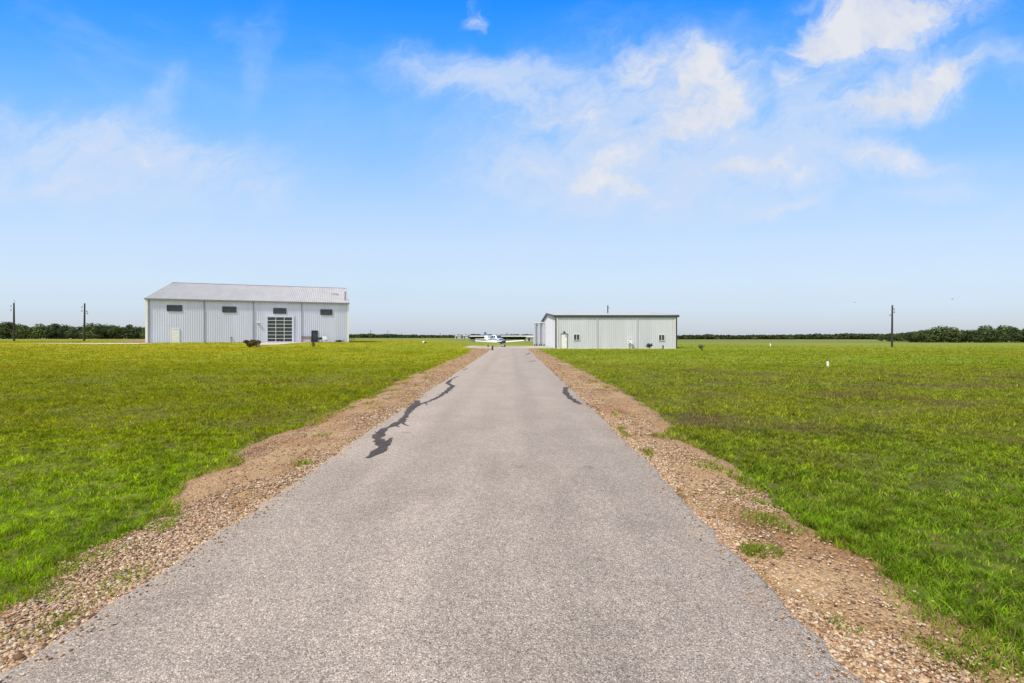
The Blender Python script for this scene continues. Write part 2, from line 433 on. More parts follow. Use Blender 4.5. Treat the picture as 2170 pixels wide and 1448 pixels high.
    c = N.ramp(at.outputs['Fac'], [(0.0, (0.10, 0.055, 0.028)), (0.15, (0.22, 0.125, 0.065)), (0.35, (0.37, 0.235, 0.125)), (0.55, (0.48, 0.335, 0.195)),
                                   (0.70, (0.58, 0.45, 0.30)), (0.83, (0.40, 0.20, 0.10)), (0.9, (0.30, 0.25, 0.20)), (1.0, (0.68, 0.58, 0.45))])
    c = N.vmath('SCALE', c, scale=N.rng(N.noise(g.outputs['Position'], 60.0, 3), 0.3, 0.7, 0.8, 1.15))
    N.put(b.inputs['Base Color'], c)
    b.inputs['Roughness'].default_value = 0.85
    b.inputs['Specular IOR Level'].default_value = 0.2
    M['stone'] = m


make_lawn_mats()

# ------------------------------------------------------------------ helpers for objects


def tag(o, label, cat=None, group=None, kind=None):
    o['label'] = label
    if cat: o['category'] = cat
    if group: o['group'] = group
    if kind: o['kind'] = kind
    return o


def empty(name, loc, rz=0.0):
    o = bpy.data.objects.new(name, None)
    o.empty_display_size = 0.3
    COL.objects.link(o)
    o.location = loc
    o.rotation_euler = (0, 0, rz)
    return o


class MB:
    """collects shapes into one mesh"""
    def __init__(self):
        self.v = []; self.f = []; self.mi = []

    def add(self, vs, fs, mi=0):
        b = len(self.v)
        self.v += [tuple(p) for p in vs]
        self.f += [tuple(i + b for i in f) for f in fs]
        self.mi += [mi] * len(fs)
        return self

    def box(self, x0, x1, y0, y1, z0, z1, mi=0):
        vs = [(x0, y0, z0), (x1, y0, z0), (x1, y1, z0), (x0, y1, z0), (x0, y0, z1), (x1, y0, z1), (x1, y1, z1), (x0, y1, z1)]
        return self.add(vs, [(0, 3, 2, 1), (4, 5, 6, 7), (0, 1, 5, 4), (1, 2, 6, 5), (2, 3, 7, 6), (3, 0, 4, 7)], mi)

    def tube(self, pts, rs, n=8, mi=0, cap=True):
        """pts polyline, rs radius or list"""
        pts = [Vector(p) for p in pts]
        if not isinstance(rs, (list, tuple)): rs = [rs] * len(pts)
        rings = []
        for i, p in enumerate(pts):
            d = (pts[min(i + 1, len(pts) - 1)] - pts[max(i - 1, 0)]).normalized()
            a = d.orthogonal().normalized() if i == 0 else (a - d * a.dot(d)).normalized()
            c = d.cross(a)
            rings.append([p + (a * math.cos(t * 2 * math.pi / n) + c * math.sin(t * 2 * math.pi / n)) * rs[i] for t in range(n)])
        return self.loft(rings, mi, cap)

    def loft(self, rings, mi=0, cap=True, mif=None):
        n = len(rings[0]); vs = [p for r in rings for p in r]; fs = []; mis = []
        for i in range(len(rings) - 1):
            for j in range(n):
                fs.append((i * n + j, i * n + (j + 1) % n, (i + 1) * n + (j + 1) % n, (i + 1) * n + j))
                mis.append(mif(i, j) if mif else mi)
        if cap:
            fs.append(tuple(reversed(range(n)))); mis.append(mif(0, -1) if mif else mi)
            fs.append(tuple((len(rings) - 1) * n + j for j in range(n))); mis.append(mif(len(rings) - 1, -1) if mif else mi)
        b = len(self.v)
        self.v += [tuple(p) for p in vs]
        self.f += [tuple(i + b for i in f) for f in fs]
        self.mi += mis
        return self

    def ball(self, c, r, n=10, m=6, sc=(1, 1, 1), mi=0):
        rings = []
        for i in range(1, m):
            t = math.pi * i / m
            rings.append([(c[0] + r * sc[0] * math.sin(t) * math.cos(2 * math.pi * j / n), c[1] + r * sc[1] * math.sin(t) * math.sin(2 * math.pi * j / n),
                           c[2] - r * sc[2] * math.cos(t)) for j in range(n)])
        return self.loft(rings, mi)

    def build(self, name, mats, parent=None, smooth=False):
        me = bpy.data.meshes.new(name)
        me.from_pydata(self.v, [], self.f)
        for m in (mats if isinstance(mats, (list, tuple)) else [mats]): me.materials.append(m)
        me.polygons.foreach_set('material_index', self.mi)
        if smooth: me.polygons.foreach_set('use_smooth', [True] * len(self.f))
        me.update()
        o = bpy.data.objects.new(name, me)
        COL.objects.link(o)
        if parent is not None: o.parent = parent
        return o


def np_mesh(name, verts, faces, material, rndv=None, smooth=False):
    """verts (n,3), faces (m,k) -> object; rndv: per-vertex random attribute"""
    me = bpy.data.meshes.new(name)
    n, (m, k) = len(verts), faces.shape
    me.vertices.add(n)
    me.vertices.foreach_set('co', np.ascontiguousarray(verts, dtype=np.float32).ravel())
    me.loops.add(m * k)
    me.loops.foreach_set('vertex_index', np.ascontiguousarray(faces, dtype=np.int32).ravel())
    me.polygons.add(m)
    me.polygons.foreach_set('loop_start', np.arange(0, m * k, k, dtype=np.int32))
    me.polygons.foreach_set('loop_total', np.full(m, k, dtype=np.int32))
    if smooth: me.polygons.foreach_set('use_smooth', np.ones(m, dtype=bool))
    if rndv is not None:
        at = me.attributes.new('rnd', 'FLOAT', 'POINT')
        at.data.foreach_set('value', np.ascontiguousarray(rndv, dtype=np.float32))
    me.update(calc_edges=True)
    me.materials.append(material)
    o = bpy.data.objects.new(name, me)
    COL.objects.link(o)
    return o


def sstep(x, a, b):
    t = np.clip((np.asarray(x, dtype=float) - a) / (b - a), 0, 1)
    return t * t * (3 - 2 * t)


def vnoise(x, y, seed=0):
    x = np.asarray(x, dtype=float); y = np.asarray(y, dtype=float)
    xi = np.floor(x).astype(np.int64); yi = np.floor(y).astype(np.int64)
    fx = x - xi; fy = y - yi
    fx = fx * fx * (3 - 2 * fx); fy = fy * fy * (3 - 2 * fy)

    def h(a, b):
        n = (a * 374761393 + b * 668265263 + seed * 1442695041) & 0x7fffffff
        n = ((n ^ (n >> 13)) * 1274126177) & 0x7fffffff
        return ((n ^ (n >> 16)) & 0xffff) / 65535.0
    return (h(xi, yi) * (1 - fx) + h(xi + 1, yi) * fx) * (1 - fy) + (h(xi, yi + 1) * (1 - fx) + h(xi + 1, yi + 1) * fx) * fy


def fbm(x, y, seed=0, o=4):
    s = 0; a = 0.5; t = 0
    for i in range(o):
        s = s + a * vnoise(x * 2 ** i, y * 2 ** i, seed + i * 17); t += a; a *= 0.5
    return s / t


# ------------------------------------------------------------------ the lie of the land
PAD_Z = 0.77


def zf(x, y):
    x = np.asarray(x, dtype=float); y = np.asarray(y, dtype=float)
    pad = PAD_Z * sstep(-x, 8, 25) * sstep(y, 40, 76) * (1 - sstep(y, 190, 330))
    right = -0.35 * sstep(x, 30, 75) * sstep(y, 35, 90) * (1 - sstep(y, 230, 400))
    und = 0.05 * (fbm(x / 7.0, y / 7.0, 3, 2) - 0.5) * sstep(np.abs(x + 0.4), 4, 9) * (1 - sstep(y, 35, 60))
    return pad + right + und


def zg(x, y):
    return float(zf(x, y))


def at(px, py, z=0.0):
    """place on the ground (height z) that the photograph shows at px, py"""
    d = F * (CAM_H - z) / (py - HY)
    return ((px - HX) / F * d, d)


def xat(px, d):
    return (px - HX) / F * d


def zat(py, d):
    return CAM_H + (HY - py) / F * d


def edge_l(y):
    return -2.48 - 0.03 * np.sin(y * 0.9) + 0.08 * (vnoise(y * 2.2, y * 0 + 3.3, 5) - 0.5) + 0.06 * (vnoise(y * 6, y * 0 + 1.3, 6) - 0.5)


def edge_r(y):
    b = np.interp(y, [0, 2.4, 3.6, 6.1, 12.3, 25, 45, 66, 72], [1.66, 1.67, 1.72, 1.82, 1.90, 2.02, 2.22, 2.35, 2.7])
    return b + 0.08 * (vnoise(y * 2.1, y * 0 + 7.3, 8) - 0.5) + 0.06 * (vnoise(y * 6, y * 0 + 2.3, 9) - 0.5)


def sh_l(y):     # outer edge of the gravel, left side
    w = np.interp(y, [0, 2.4, 3.3, 4.5, 6, 8, 12, 16, 25, 50, 70], [.85, .8, .72, .98, 1.35, 1.55, 1.5, 1.75, 1.9, 2.0, 3.2])
    return -2.48 - w - 0.75 * (fbm(y * 1.1, y * 0 + 4.7, 21, 4) - 0.5)


def sh_r(y):
    w = np.interp(y, [0, 2.4, 3.3, 4.5, 6, 8, 12, 16, 25, 50, 70], [1.05, 1.05, .98, 1.02, 1.07, 1.2, 1.55, 1.7, 1.7, 1.6, 1.5])
    return edge_r(y) + w + 0.6 * (fbm(y * 1.1, y * 0 + 9.7, 31, 4) - 0.5)


ROAD_END = 70.5


def build_ground():
    def axis(lo, hi, fine, step, g):
        a = [0.0]; s = step
        while a[-1] < hi:
            if a[-1] > fine: s *= g
            a.append(a[-1] + s)
        b = [0.0]; s = step
        while b[-1] > lo:
            if -b[-1] > fine: s *= g
            b.append(b[-1] - s)
        return np.array(sorted(set(b + a)))
    xs = axis(-6000, 6000, 40, 1.2, 1.12); ys = axis(-60, 9000, 70, 1.2, 1.08)
    X, Y = np.meshgrid(xs, ys)
    Z = zf(X, Y)
    nx, ny = len(xs), len(ys)
    v = np.stack([X.ravel(), Y.ravel(), Z.ravel()], 1)
    i = np.arange(nx - 1); j = np.arange(ny - 1)
    I, J = np.meshgrid(i, j)
    a = (J * nx + I).ravel()
    f = np.stack([a, a + 1, a + nx + 1, a + nx], 1)
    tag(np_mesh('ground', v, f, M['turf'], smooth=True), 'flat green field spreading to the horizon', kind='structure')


def strip_mesh(name, ys, cols, material, thick=0.0):
    """cols: list of (x array, z array) from left to right along ys"""
    n = len(ys); k = len(cols)
    v = np.zeros((n, k, 3))
    for c, (x, z) in enumerate(cols):
        v[:, c, 0] = x; v[:, c, 1] = ys; v[:, c, 2] = z
    i = np.arange(k - 1); j = np.arange(n - 1)
    I, J = np.meshgrid(i, j)
    a = (J * k + I).ravel()
    f = np.stack([a, a + 1, a + k + 1, a + k], 1)
    return np_mesh(name, v.reshape(-1, 3), f, material, smooth=False)


def build_road():
    ys = np.concatenate([np.arange(-6, 14, 0.05), np.arange(14, ROAD_END, 0.35), [ROAD_END]])
    l, r = edge_l(ys), edge_r(ys)
    top = 0.045
    z1 = np.full_like(ys, top)
    crown = 0.03
    m = (l + r) / 2
    strip = strip_mesh('driveway', ys, [(l - 0.03, z1 - 0.08), (l, z1 - 0.012), (l + 0.03, z1), (m, z1 + crown), (r - 0.03, z1), (r, z1 - 0.012), (r + 0.03, z1 - 0.08)], M['asphalt'])
    tag(strip, 'long straight pale grey asphalt driveway', kind='structure')
    # gravel shoulders
    for side, (inner, outer) in {'l': (l, sh_l(ys)), 'r': (r, sh_r(ys))}.items():
        cols = []
        for t in np.linspace(0, 1, 8):
            x = (inner + (0.06 if side == 'l' else -0.06)) * (1 - t) + outer * t
            bump = 0.012 + 0.028 * np.sin(np.pi * min(t * 1.02, 1)) + 0.03 * (fbm(x * 3, ys * 1.5, 40, 3) - 0.5) * np.sin(np.pi * t)
            z = np.where(t < 1, bump, -0.01) + zf(x, ys)
            cols.append((x, z))
        if side == 'l': cols = cols[::-1]
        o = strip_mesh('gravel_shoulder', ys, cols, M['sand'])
        tt = np.linspace(0, 1, 8)
        if side == 'l': tt = tt[::-1] * 0.75 + 0.2
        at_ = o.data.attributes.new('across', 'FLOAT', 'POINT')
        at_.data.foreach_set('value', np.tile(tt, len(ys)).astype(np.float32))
        for p in o.data.polygons: p.use_smooth = True
        tag(o, 'sandy gravel shoulder along the %s edge of the driveway' % ('barn-side' if side == 'l' else 'hangar-side'), kind='structure')


def ribbon(mb, pts, ws, z, rough=0.02, seed=0):
    """flat ragged strip along a polyline on the road"""
    P = [Vector((p[0], p[1])) for p in pts]
    out = []; W = []
    for i in range(len(P) - 1):
        n = max(2, int((P[i + 1] - P[i]).length / 0.10))
        for k in range(n):
            t = k / n
            out.append(P[i].lerp(P[i + 1], t)); W.append(ws[i] * (1 - t) + ws[i + 1] * t)
    out.append(P[-1]); W.append(ws[-1])
    rr = random.Random(seed)
    vs = []; fs = []
    for i, p in enumerate(out):
        d = (out[min(i + 1, len(out) - 1)] - out[max(i - 1, 0)])
        d = d.normalized() if d.length > 1e-6 else Vector((0, 1))
        nrm = Vector((-d.y, d.x))
        w = max(0.015, W[i] * 0.5)
        for s in (-1, 1):
            q = p + nrm * s * (w + rr.uniform(-rough, rough) * min(1, w / 0.07))
            l, r_ = float(edge_l(q.y)), float(edge_r(q.y)); m = (l + r_) / 2
            zz = 0.045 + 0.03 * max(0.0, 1 - abs(q.x - m) / ((r_ - l) / 2))
            vs.append((q.x, q.y, zz + z))
        if i: fs.append((2 * i - 2, 2 * i - 1, 2 * i + 1, 2 * i))
    mb.add(vs, fs)


def build_tar():
    G = 'tar sealed cracks on the driveway'
    zr = 0.06
    A = [(971, 797), (957, 803), (948, 812), (960, 818), (949, 827), (935, 838), (916, 847), (899, 853), (882, 858), (871, 865), (860, 879), (851, 893), (833, 900), (816, 908), (806, 919), (799, 928), (806, 940), (812, 947)]
    WA = [.05, .08, .15, .14, .15, .14, .12, .08, .10, .12, .12, .14, .12, .12, .14, .15, .13, .11]
    mb = MB()
    ribbon(mb, [at(x, y, zr) for x, y in A], WA, 0.004, 0.045, 1)
    ribbon(mb, [at(x, y, zr) for x, y in [(829, 928), (818, 942), (800, 958), (779, 970)]], [.05, .13, .17, .08], 0.007, 0.025, 2)
    ribbon(mb, [at(x, y, zr) for x, y in [(885, 848), (880, 858), (868, 868)]], [.12, .22, .14], 0.0055, 0.03, 3)
    ribbon(mb, [at(x, y, zr) for x, y in [(791, 920), (797, 922), (801, 930)]], [.05, .14, .1], 0.0055, 0.03, 4)
    for q, br in enumerate([[(833, 900), (846, 904)], [(871, 865), (860, 861)], [(806, 919), (795, 914)], [(949, 827), (959, 829)], [(899, 853), (906, 858)], [(851, 893), (858, 900), (866, 902)], [(812, 947), (822, 950)], [(935, 838), (927, 835)]]):
        ribbon(mb, [at(x, y, zr) for x, y in br], [.06, .02] if len(br) == 2 else [.06, .035, .015], 0.0062, 0.03, 20 + q)
    tag(mb.build('tar_seal', M['tar']), 'long winding black tar crack seal along the barn side of the driveway', 'tar seal', G, 'structure')
    mb = MB()
    ribbon(mb, [at(x, y, zr) for x, y in [(1199, 820), (1198, 832), (1209, 843), (1220, 851), (1231, 856)]], [.13, .17, .15, .16, .07], 0.004, 0.03, 5)
    tag(mb.build('tar_seal', M['tar']), 'short black bent tar patch on the hangar side of the driveway', 'tar seal', G, 'structure')
    mb = MB()
    ribbon(mb, [at(x, y, zr) for x, y in [(1114, 752.5), (1119, 750.5), (1123, 747.5)]], [.10, .16, .10], 0.004, 0.03, 6)
    ribbon(mb, [at(x, y, zr) for x, y in [(1121, 767), (1128, 765.5), (1135, 764)]], [.10, .16, .10], 0.004, 0.03, 8)
    ribbon(mb, [at(x, y, zr) for x, y in [(981, 784), (990, 781)]], [.10, .14], 0.004, 0.02, 10)
    tag(mb.build('tar_seal', M['tar']), 'small thin tar cracks near the far end of the driveway', 'tar seal', G, 'structure')


build_ground()
build_road()
build_tar()

# concrete apron the aircraft stands on, at the far end of the driveway
ap = MB()
ap.add([(-4.4, ROAD_END, 0.03), (5.9, ROAD_END, 0.03), (6.4, 72, 0.03), (6.4, 89, 0.03), (-7.5, 89, 0.03), (-7.5, 78, 0.03), (-6.5, 74, 0.03)], [(0, 1, 2, 3, 4, 5, 6)])
ap.add([(-4.4, ROAD_END, 0.03), (5.9, ROAD_END, 0.03), (5.9, ROAD_END, -.1), (-4.4, ROAD_END, -.1)], [(0, 3, 2, 1)])
tag(ap.build('apron', M['apron']), 'pale concrete apron at the far end of the driveway', kind='structure')

# ------------------------------------------------------------------ ribbed metal sheeting


def rib_profile(L, pitch=0.305, rib=0.10, h=0.034, flip=1):
    pts = [(0, 0)]
    n = max(1, round(L / pitch)); p = L / n
    for i in range(n):
        c = (i + 0.5) * p
        pts += [(c - rib / 2, 0), (c - rib / 4, h * flip), (c + rib / 4, h * flip), (c + rib / 2, 0)]
    pts.append((L, 0))
    return pts


def ribbed(mb, lo, hi, nrm, L, **kw):
    """sheet between the lines lo(u) and hi(u), u in 0..L; ribs stand out along nrm"""
    pr = rib_profile(L, **kw)
    vs = []; fs = []
    nrm = Vector(nrm)
    for u, h in pr:
        vs.append(Vector(lo(u)) + nrm * h); vs.append(Vector(hi(u)) + nrm * h)
    for i in range(len(pr) - 1):
        fs.append((2 * i, 2 * i + 2, 2 * i + 3, 2 * i + 1))
    mb.add(vs, fs)


def window(parent, x0, x1, z0, z1, y, fmat, pmat, mull=0, fw=0.06, depth=0.08):
    """framed window standing proud of a wall facing -y at local y"""
    f = MB()
    f.box(x0, x1, y - depth, y, z1 - fw, z1).box(x0, x1, y - depth, y, z0, z0 + fw)
    f.box(x0, x0 + fw, y - depth, y, z0 + fw, z1 - fw).box(x1 - fw, x1, y - depth, y, z0 + fw, z1 - fw)
    for k in range(mull):
        c = x0 + (x1 - x0) * (k + 1) / (mull + 1)
        f.box(c - fw / 2, c + fw / 2, y - depth * .8, y, z0 + fw, z1 - fw)
    fo = f.build('window', fmat, parent)
    MB().box(x0 + fw * .9, x1 - fw * .9, y - depth * 0.45, y - 0.005, z0 + fw * .9, z1 - fw * .9).build('pane', pmat, fo)
    return fo


# ------------------------------------------------------------------ the big barn
ROT = R(20.5)
BD = 73.0
BX0, BY0 = xat(309.5, BD), BD
cB, sB = math.cos(ROT), math.sin(ROT)


def bu(px):       # distance along the barn front seen at px
    k = (px - HX) / F
    return (k * BY0 - BX0) / (cB - k * sB)


def bz(px, py):   # height above the pad seen at px, py on the front wall
    return zat(py, BY0 + bu(px) * sB) - PAD_Z


def build_barn():
    B = empty('metal_barn', (BX0, BY0, PAD_Z), ROT)
    tag(B, 'long white ribbed metal barn with a grey gabled roof and a glazed roll-up door', 'barn')
    W = bu(738.5); D2 = 13.6; EAVE = zat(632.5, BD) - PAD_Z; RISE = 3.75
    ridge = EAVE + RISE
    w = MB()
    ribbed(w, lambda u: (u, 0, -0.3), lambda u: (u, 0, EAVE), (0, -1, 0), W)
    ribbed(w, lambda u: (W - u, 2 * D2, -0.3), lambda u: (W - u, 2 * D2, EAVE), (0, 1, 0), W)
    gz = lambda u: EAVE + RISE * (1 - abs(u - D2) / D2)
    ribbed(w, lambda u: (0, 2 * D2 - u, -0.3), lambda u: (0, 2 * D2 - u, gz(u)), (-1, 0, 0), 2 * D2)
    ribbed(w, lambda u: (W, u, -0.3), lambda u: (W, u, gz(u)), (1, 0, 0), 2 * D2)
    w.build('wall', M['barn_wall'], B)
    sl = RISE / D2; ov = 0.22
    r = MB(); nr = Vector((0, -sl, 1)).normalized(); nb = Vector((0, sl, 1)).normalized()
    ribbed(r, lambda u: (u - .12, -ov, EAVE - ov * sl + .06), lambda u: (u - .12, D2, ridge + .06), nr, W + .24, h=0.06)
    ribbed(r, lambda u: (W + .12 - u, 2 * D2 + ov, EAVE - ov * sl + .06), lambda u: (W + .12 - u, D2, ridge + .06), nb, W + .24, h=0.06)
    # ridge cap, rake trims
    r.add([(-.14, D2 - .25, ridge + .075), (W + .14, D2 - .25, ridge + .075), (W + .14, D2, ridge + .15), (-.14, D2, ridge + .15), (W + .14, D2 + .25, ridge + .075), (-.14, D2 + .25, ridge + .075)],
          [(0, 1, 2, 3), (3, 2, 4, 5)])
    for x in (-.15, W + .05):
        for (y0, y1) in ((-ov, D2), (2 * D2 + ov, D2)):
            za, zb = EAVE - ov * sl, ridge
            vs = [(x, y0, za - .1), (x + .1, y0, za - .1), (x + .1, y0, za + .11), (x, y0, za + .11), (x, y1, zb - .1), (x + .1, y1, zb - .1), (x + .1, y1, zb + .11), (x, y1, zb + .11)]
            r.add(vs, [(0, 1, 2, 3), (0, 4, 5, 1), (1, 5, 6, 2), (2, 6, 7, 3), (3, 7, 4, 0), (4, 7, 6, 5)])
    ro = r.build('roof', M['barn_roof'], B)
    # roof vent and flue stand on the front slope
    v = MB(); vx = bu(694) + 1.1; vy = 6.6; vz = EAVE + vy * sl
    v.box(vx - .45, vx + .45, vy - .35, vy + .35, vz - .1, vz + .35).box(vx - .6, vx + .6, vy - .5, vy + .5, vz + .352, vz + .45)
    v.build('roof_vent', M['white'], ro)
    p = MB(); fx = bu(726) + .5; fy = 2.0; fz = EAVE + fy * sl
    p.tube([(fx, fy, fz - .1), (fx, fy, fz + 1.45)], .16, 10).tube([(fx, fy, fz + 1.45), (fx, fy, fz + 1.47), (fx, fy, fz + 1.6)], [.2, .25, .08], 10)
    p.build('flue_pipe', M['steel'], ro)
    g = MB(); zg_ = EAVE - ov * sl
    g.box(-.16, W + .16, -ov - .15, -ov - .005, zg_ - .12, zg_ + .05)
    g.build('gutter', M['grey_trim'], B)
    t = MB()
    t.box(-.09, .22, -.055, -.034, -.1, EAVE - .05)
    t.box(-.09, -.04, -.034, .25, -.1, EAVE - .05)
    MB().box(W - .2, W + .08, -.055, -.034, -.1, EAVE - .05).build('corner_trim', M['white'], B)
    t.build('corner_trim', M['white'], B)
    for px in (316.0, 433.0, 537.5, 639.0):
        u = bu(px); d = MB()
        d.box(u - .045, u + .045, -.14, -.05, .12, EAVE - .12)
        d.tube([(u, -.095, EAVE - .14), (u, -ov - .08, EAVE - .02)], .045, 6)
        d.tube([(u, -.095, .15), (u, -.24, .05)], .05, 6)
        d.build('downspout', M['grey_trim'], B)
    s = MB(); s.box(-.05, W + .05, -.075, -.04, -.3, .10); s.build('base_trim', M['concrete'], B)
    for (a, b, ya, yb) in ((354, 386.2, 646.8, 659.8), (471.3, 501.3, 650, 662.4), (579.4, 606.8, 653.2, 665.2), (678.8, 704.4, 656, 667.8)):
        c = (a + b) / 2
        window(B, bu(a), bu(b), bz(c, yb), bz(c, ya), -.034, M['dark_trim'], M['pane'], 0, .07)
    # white walk door
    x0, x1 = bu(362.6), bu(380.6); zt = bz(371, 697)
    d = MB(); d.box(x0 + .07, x1 - .07, -.085, -.034, .03, zt - .07).box(x0 + .2, x1 - .2, -.094, -.085, zt * .55, zt - .22).box(x0 + .2, x1 - .2, -.094, -.085, .2, zt * .48)
    do = d.build('door', M['cream'], B)
    do['label'] = 'plain cream walk door'
    MB().tube([(x1 - .16, -.10, 1.0), (x1 - .16, -.17, 1.0), (x1 - .28, -.17, 1.0)], .014, 6).build('handle', M['steel'], do)
    fr = MB(); fr.box(x0 - .02, x0 + .06, -.11, -.034, 0, zt).box(x1 - .06, x1 + .02, -.11, -.034, 0, zt).box(x0 - .02, x1 + .02, -.11, -.034, zt - .06, zt + .03)
    fr.build('door_frame', M['white'], do)
    # black entry door
    x0, x1 = bu(660), bu(673.2); zt = bz(666, 701)
    d = MB(); d.box(x0 + .07, x1 - .07, -.10, -.034, .03, zt - .07)
    do = d.build('door', M['black'], B)
    do['label'] = 'black glazed entry door'
    MB().box(x0 + .2, x1 - .2, -.108, -.1, .35, zt - .25).build('pane', M['pane'], do)
    MB().tube([(x1 - .14, -.11, .9), (x1 - .14, -.17, .92), (x1 - .14, -.17, 1.2), (x1 - .14, -.11, 1.22)], .015, 6).build('handle', M['steel'], do)
    fr = MB(); fr.box(x0 - .03, x0 + .06, -.12, -.034, 0, zt).box(x1 - .06, x1 + .03, -.12, -.034, 0, zt).box(x0 - .03, x1 + .03, -.12, -.034, zt - .06, zt + .03)
    fr.build('door_frame', M['dark_trim'], do)
    # glazed overhead door: three columns of seven panes
    x0, x1 = bu(566.5), bu(620); zt = bz(593, 672); z0 = .06
    d = MB(); fw = .06; y0, y1 = -.12, -.034
    for k in range(4):
        c = x0 + (x1 - x0) * k / 3
        c = min(max(c, x0 + fw / 2), x1 - fw / 2)
        d.box(c - fw / 2, c + fw / 2, y0, y1, z0, zt)
    for k in range(8):
        c = z0 + (zt - z0) * k / 7; c = min(max(c, z0 + fw / 2 + .04), zt - fw / 2)
        for q in range(3):
            a = x0 + (x1 - x0) * q / 3 + (fw if q == 0 else fw / 2); b = x0 + (x1 - x0) * (q + 1) / 3 - (fw if q == 2 else fw / 2)
            d.box(a, b, y0 + .004, y1, c - fw / 2, c + fw / 2)
    go = d.build('overhead_door', M['white'], B)
    MB().box(x0 + .03, x1 - .03, -.075, -.036, z0 + .03, zt - .03).build('pane', M['pane'], go)
    fr = MB()
    fr.box(x0 - .22, x0 - .002, -.15, -.034, 0, zt + .22).box(x1 + .002, x1 + .22, -.15, -.034, 0, zt + .22).box(x0 - .002, x1 + .002, -.15, -.034, zt + .002, zt + .22)
    fr.build('door_frame', M['barn_wall'], go)
    # small wall light and hose tap
    u = bu(547.5); z = bz(547, 686)
    l = MB(); l.box(u - .16, u + .16, -.07, -.035, z - .12, z + .14).box(u - .22, u + .22, -.32, -.07, z + .05, z + .12)
    lo = l.build('wall_lamp', M['white'], B)
    MB().box(u - .15, u + .15, -.27, -.09, z - .04, z + .05).build('lens', M['black'], lo)
    u = bu(490.5); tpm = MB()
    tpm.tube([(u, -.08, 0), (u, -.08, .75)], .03, 6).tube([(u, -.08, .72), (u, -.26, .72), (u, -.28, .6)], .035, 6).ball((u, -.12, .85), .09, 8, 5)
    tpm.build('hose_tap', M['dark_trim'], B)

    # loose things at the barn front, each by itself
    def wp(px, out, dz=0.0):     # world point in front of the wall
        u = bu(px)
        return Vector((BX0 + u * cB + out * sB, BY0 + u * sB - out * cB, PAD_Z + dz))
    # concrete pad
    P = MB(); vs = []; fs = []
    n = 16
    for i in range(n + 1):
        out = .08 + 15.5 * i / n
        ua = bu(566) - .02 * out; ub = bu(676) - .32 * out
        for u in (ua, ub):
            X_, Y_ = BX0 + u * cB + out * sB, BY0 + u * sB - out * cB
            vs.append((X_, Y_, zg(X_, Y_) + .035))
        if i: fs.append((2 * i - 2, 2 * i - 1, 2 * i + 1, 2 * i))
    P.add(vs, [tuple(reversed(f)) for f in fs])
    po = P.build('concrete_pad', M['concrete'])
    tag(po, 'pale concrete pad in front of the glazed barn door', kind='structure')
    return wp


wp = build_barn()


# ------------------------------------------------------------------ foliage


def leaf_cloud(blobs, n, size, seed, flat=0.0):
    """many small leaf clumps over the surface and inside of several lobes"""
    g = np.random.default_rng(seed)
    w = np.array([b[3] * b[4] for b in blobs]); w = w / w.sum()
    idx = g.choice(len(blobs), n, p=w)
    B = np.array(blobs)[idx]
    d = g.normal(size=(n, 3)); d /= np.linalg.norm(d, axis=1)[:, None]
    rad = g.uniform(0.55, 1.06, n) ** 0.7
    c = B[:, :3] + d * np.stack([B[:, 3], B[:, 3], B[:, 4]], 1) * rad[:, None]
    # each clump: a bent quad (two triangles folded), facing roughly outwards
    nrm = d + g.normal(scale=0.55, size=(n, 3)); nrm /= np.linalg.norm(nrm, axis=1)[:, None]
    t = np.cross(nrm, g.normal(size=(n, 3))); t /= np.linalg.norm(t, axis=1)[:, None]
    bt = np.cross(nrm, t)
    s = size * g.uniform(0.5, 1.25, n)[:, None]
    s2 = s * g.uniform(0.45, 0.9, (n, 1))
    v = np.stack([c - t * s, c - bt * s2 + nrm * s * .25, c + t * s, c + bt * s2 + nrm * s * .25], 1).reshape(-1, 3)
    f = np.arange(4 * n).reshape(n, 4)
    r = np.repeat(g.random(n), 4)
    return v, f, r


def crown_mesh(name, seed, material, h=8.0, wd=4.0, base=1.0, n=1500, size=0.32):
    g = random.Random(seed)
    bl = []
    m = g.randint(9, 13)
    for i in range(m):
        t = i / (m - 1)
        zc = base + (h - base) * (0.18 + 0.68 * t)
        rr = wd * (0.30 + 0.16 * math.sin(math.pi * min(1, t + .2))) * g.uniform(.75, 1.15)
        a = g.uniform(0, 6.28); q = wd * (0.55 * (1 - t * .75)) * g.uniform(.3, 1)
        bl.append((math.cos(a) * q, math.sin(a) * q, zc, rr, rr * g.uniform(.6, .9)))
    v, f, r = leaf_cloud(bl, n, size, seed)
    v[:, 2] = np.maximum(v[:, 2], 0.05)
    o = np_mesh(name, v, f, material, r)
    return o


def trunk_mesh(name, seed, h=8.0, wd=4.0):
    g = random.Random(seed + 99)
    t = MB()
    k = h * .5
    t.tube([(0, 0, -.3), (g.uniform(-.1, .1), 0, h * .2), (g.uniform(-.3, .3), g.uniform(-.2, .2), k), (g.uniform(-.4, .4), g.uniform(-.3, .3), h * .78)], [h * .032, h * .026, h * .018, h * .006], 7)
    for i in range(4):
        a = g.uniform(0, 6.28); z = h * g.uniform(.22, .45); q = wd * g.uniform(.4, .7)
        t.tube([(0, 0, z), (math.cos(a) * q * .5, math.sin(a) * q * .5, z + h * .14), (math.cos(a) * q, math.sin(a) * q, z + h * .3)], [h * .014, h * .01, h * .004], 5)
    return t.build(name, M['bark'])


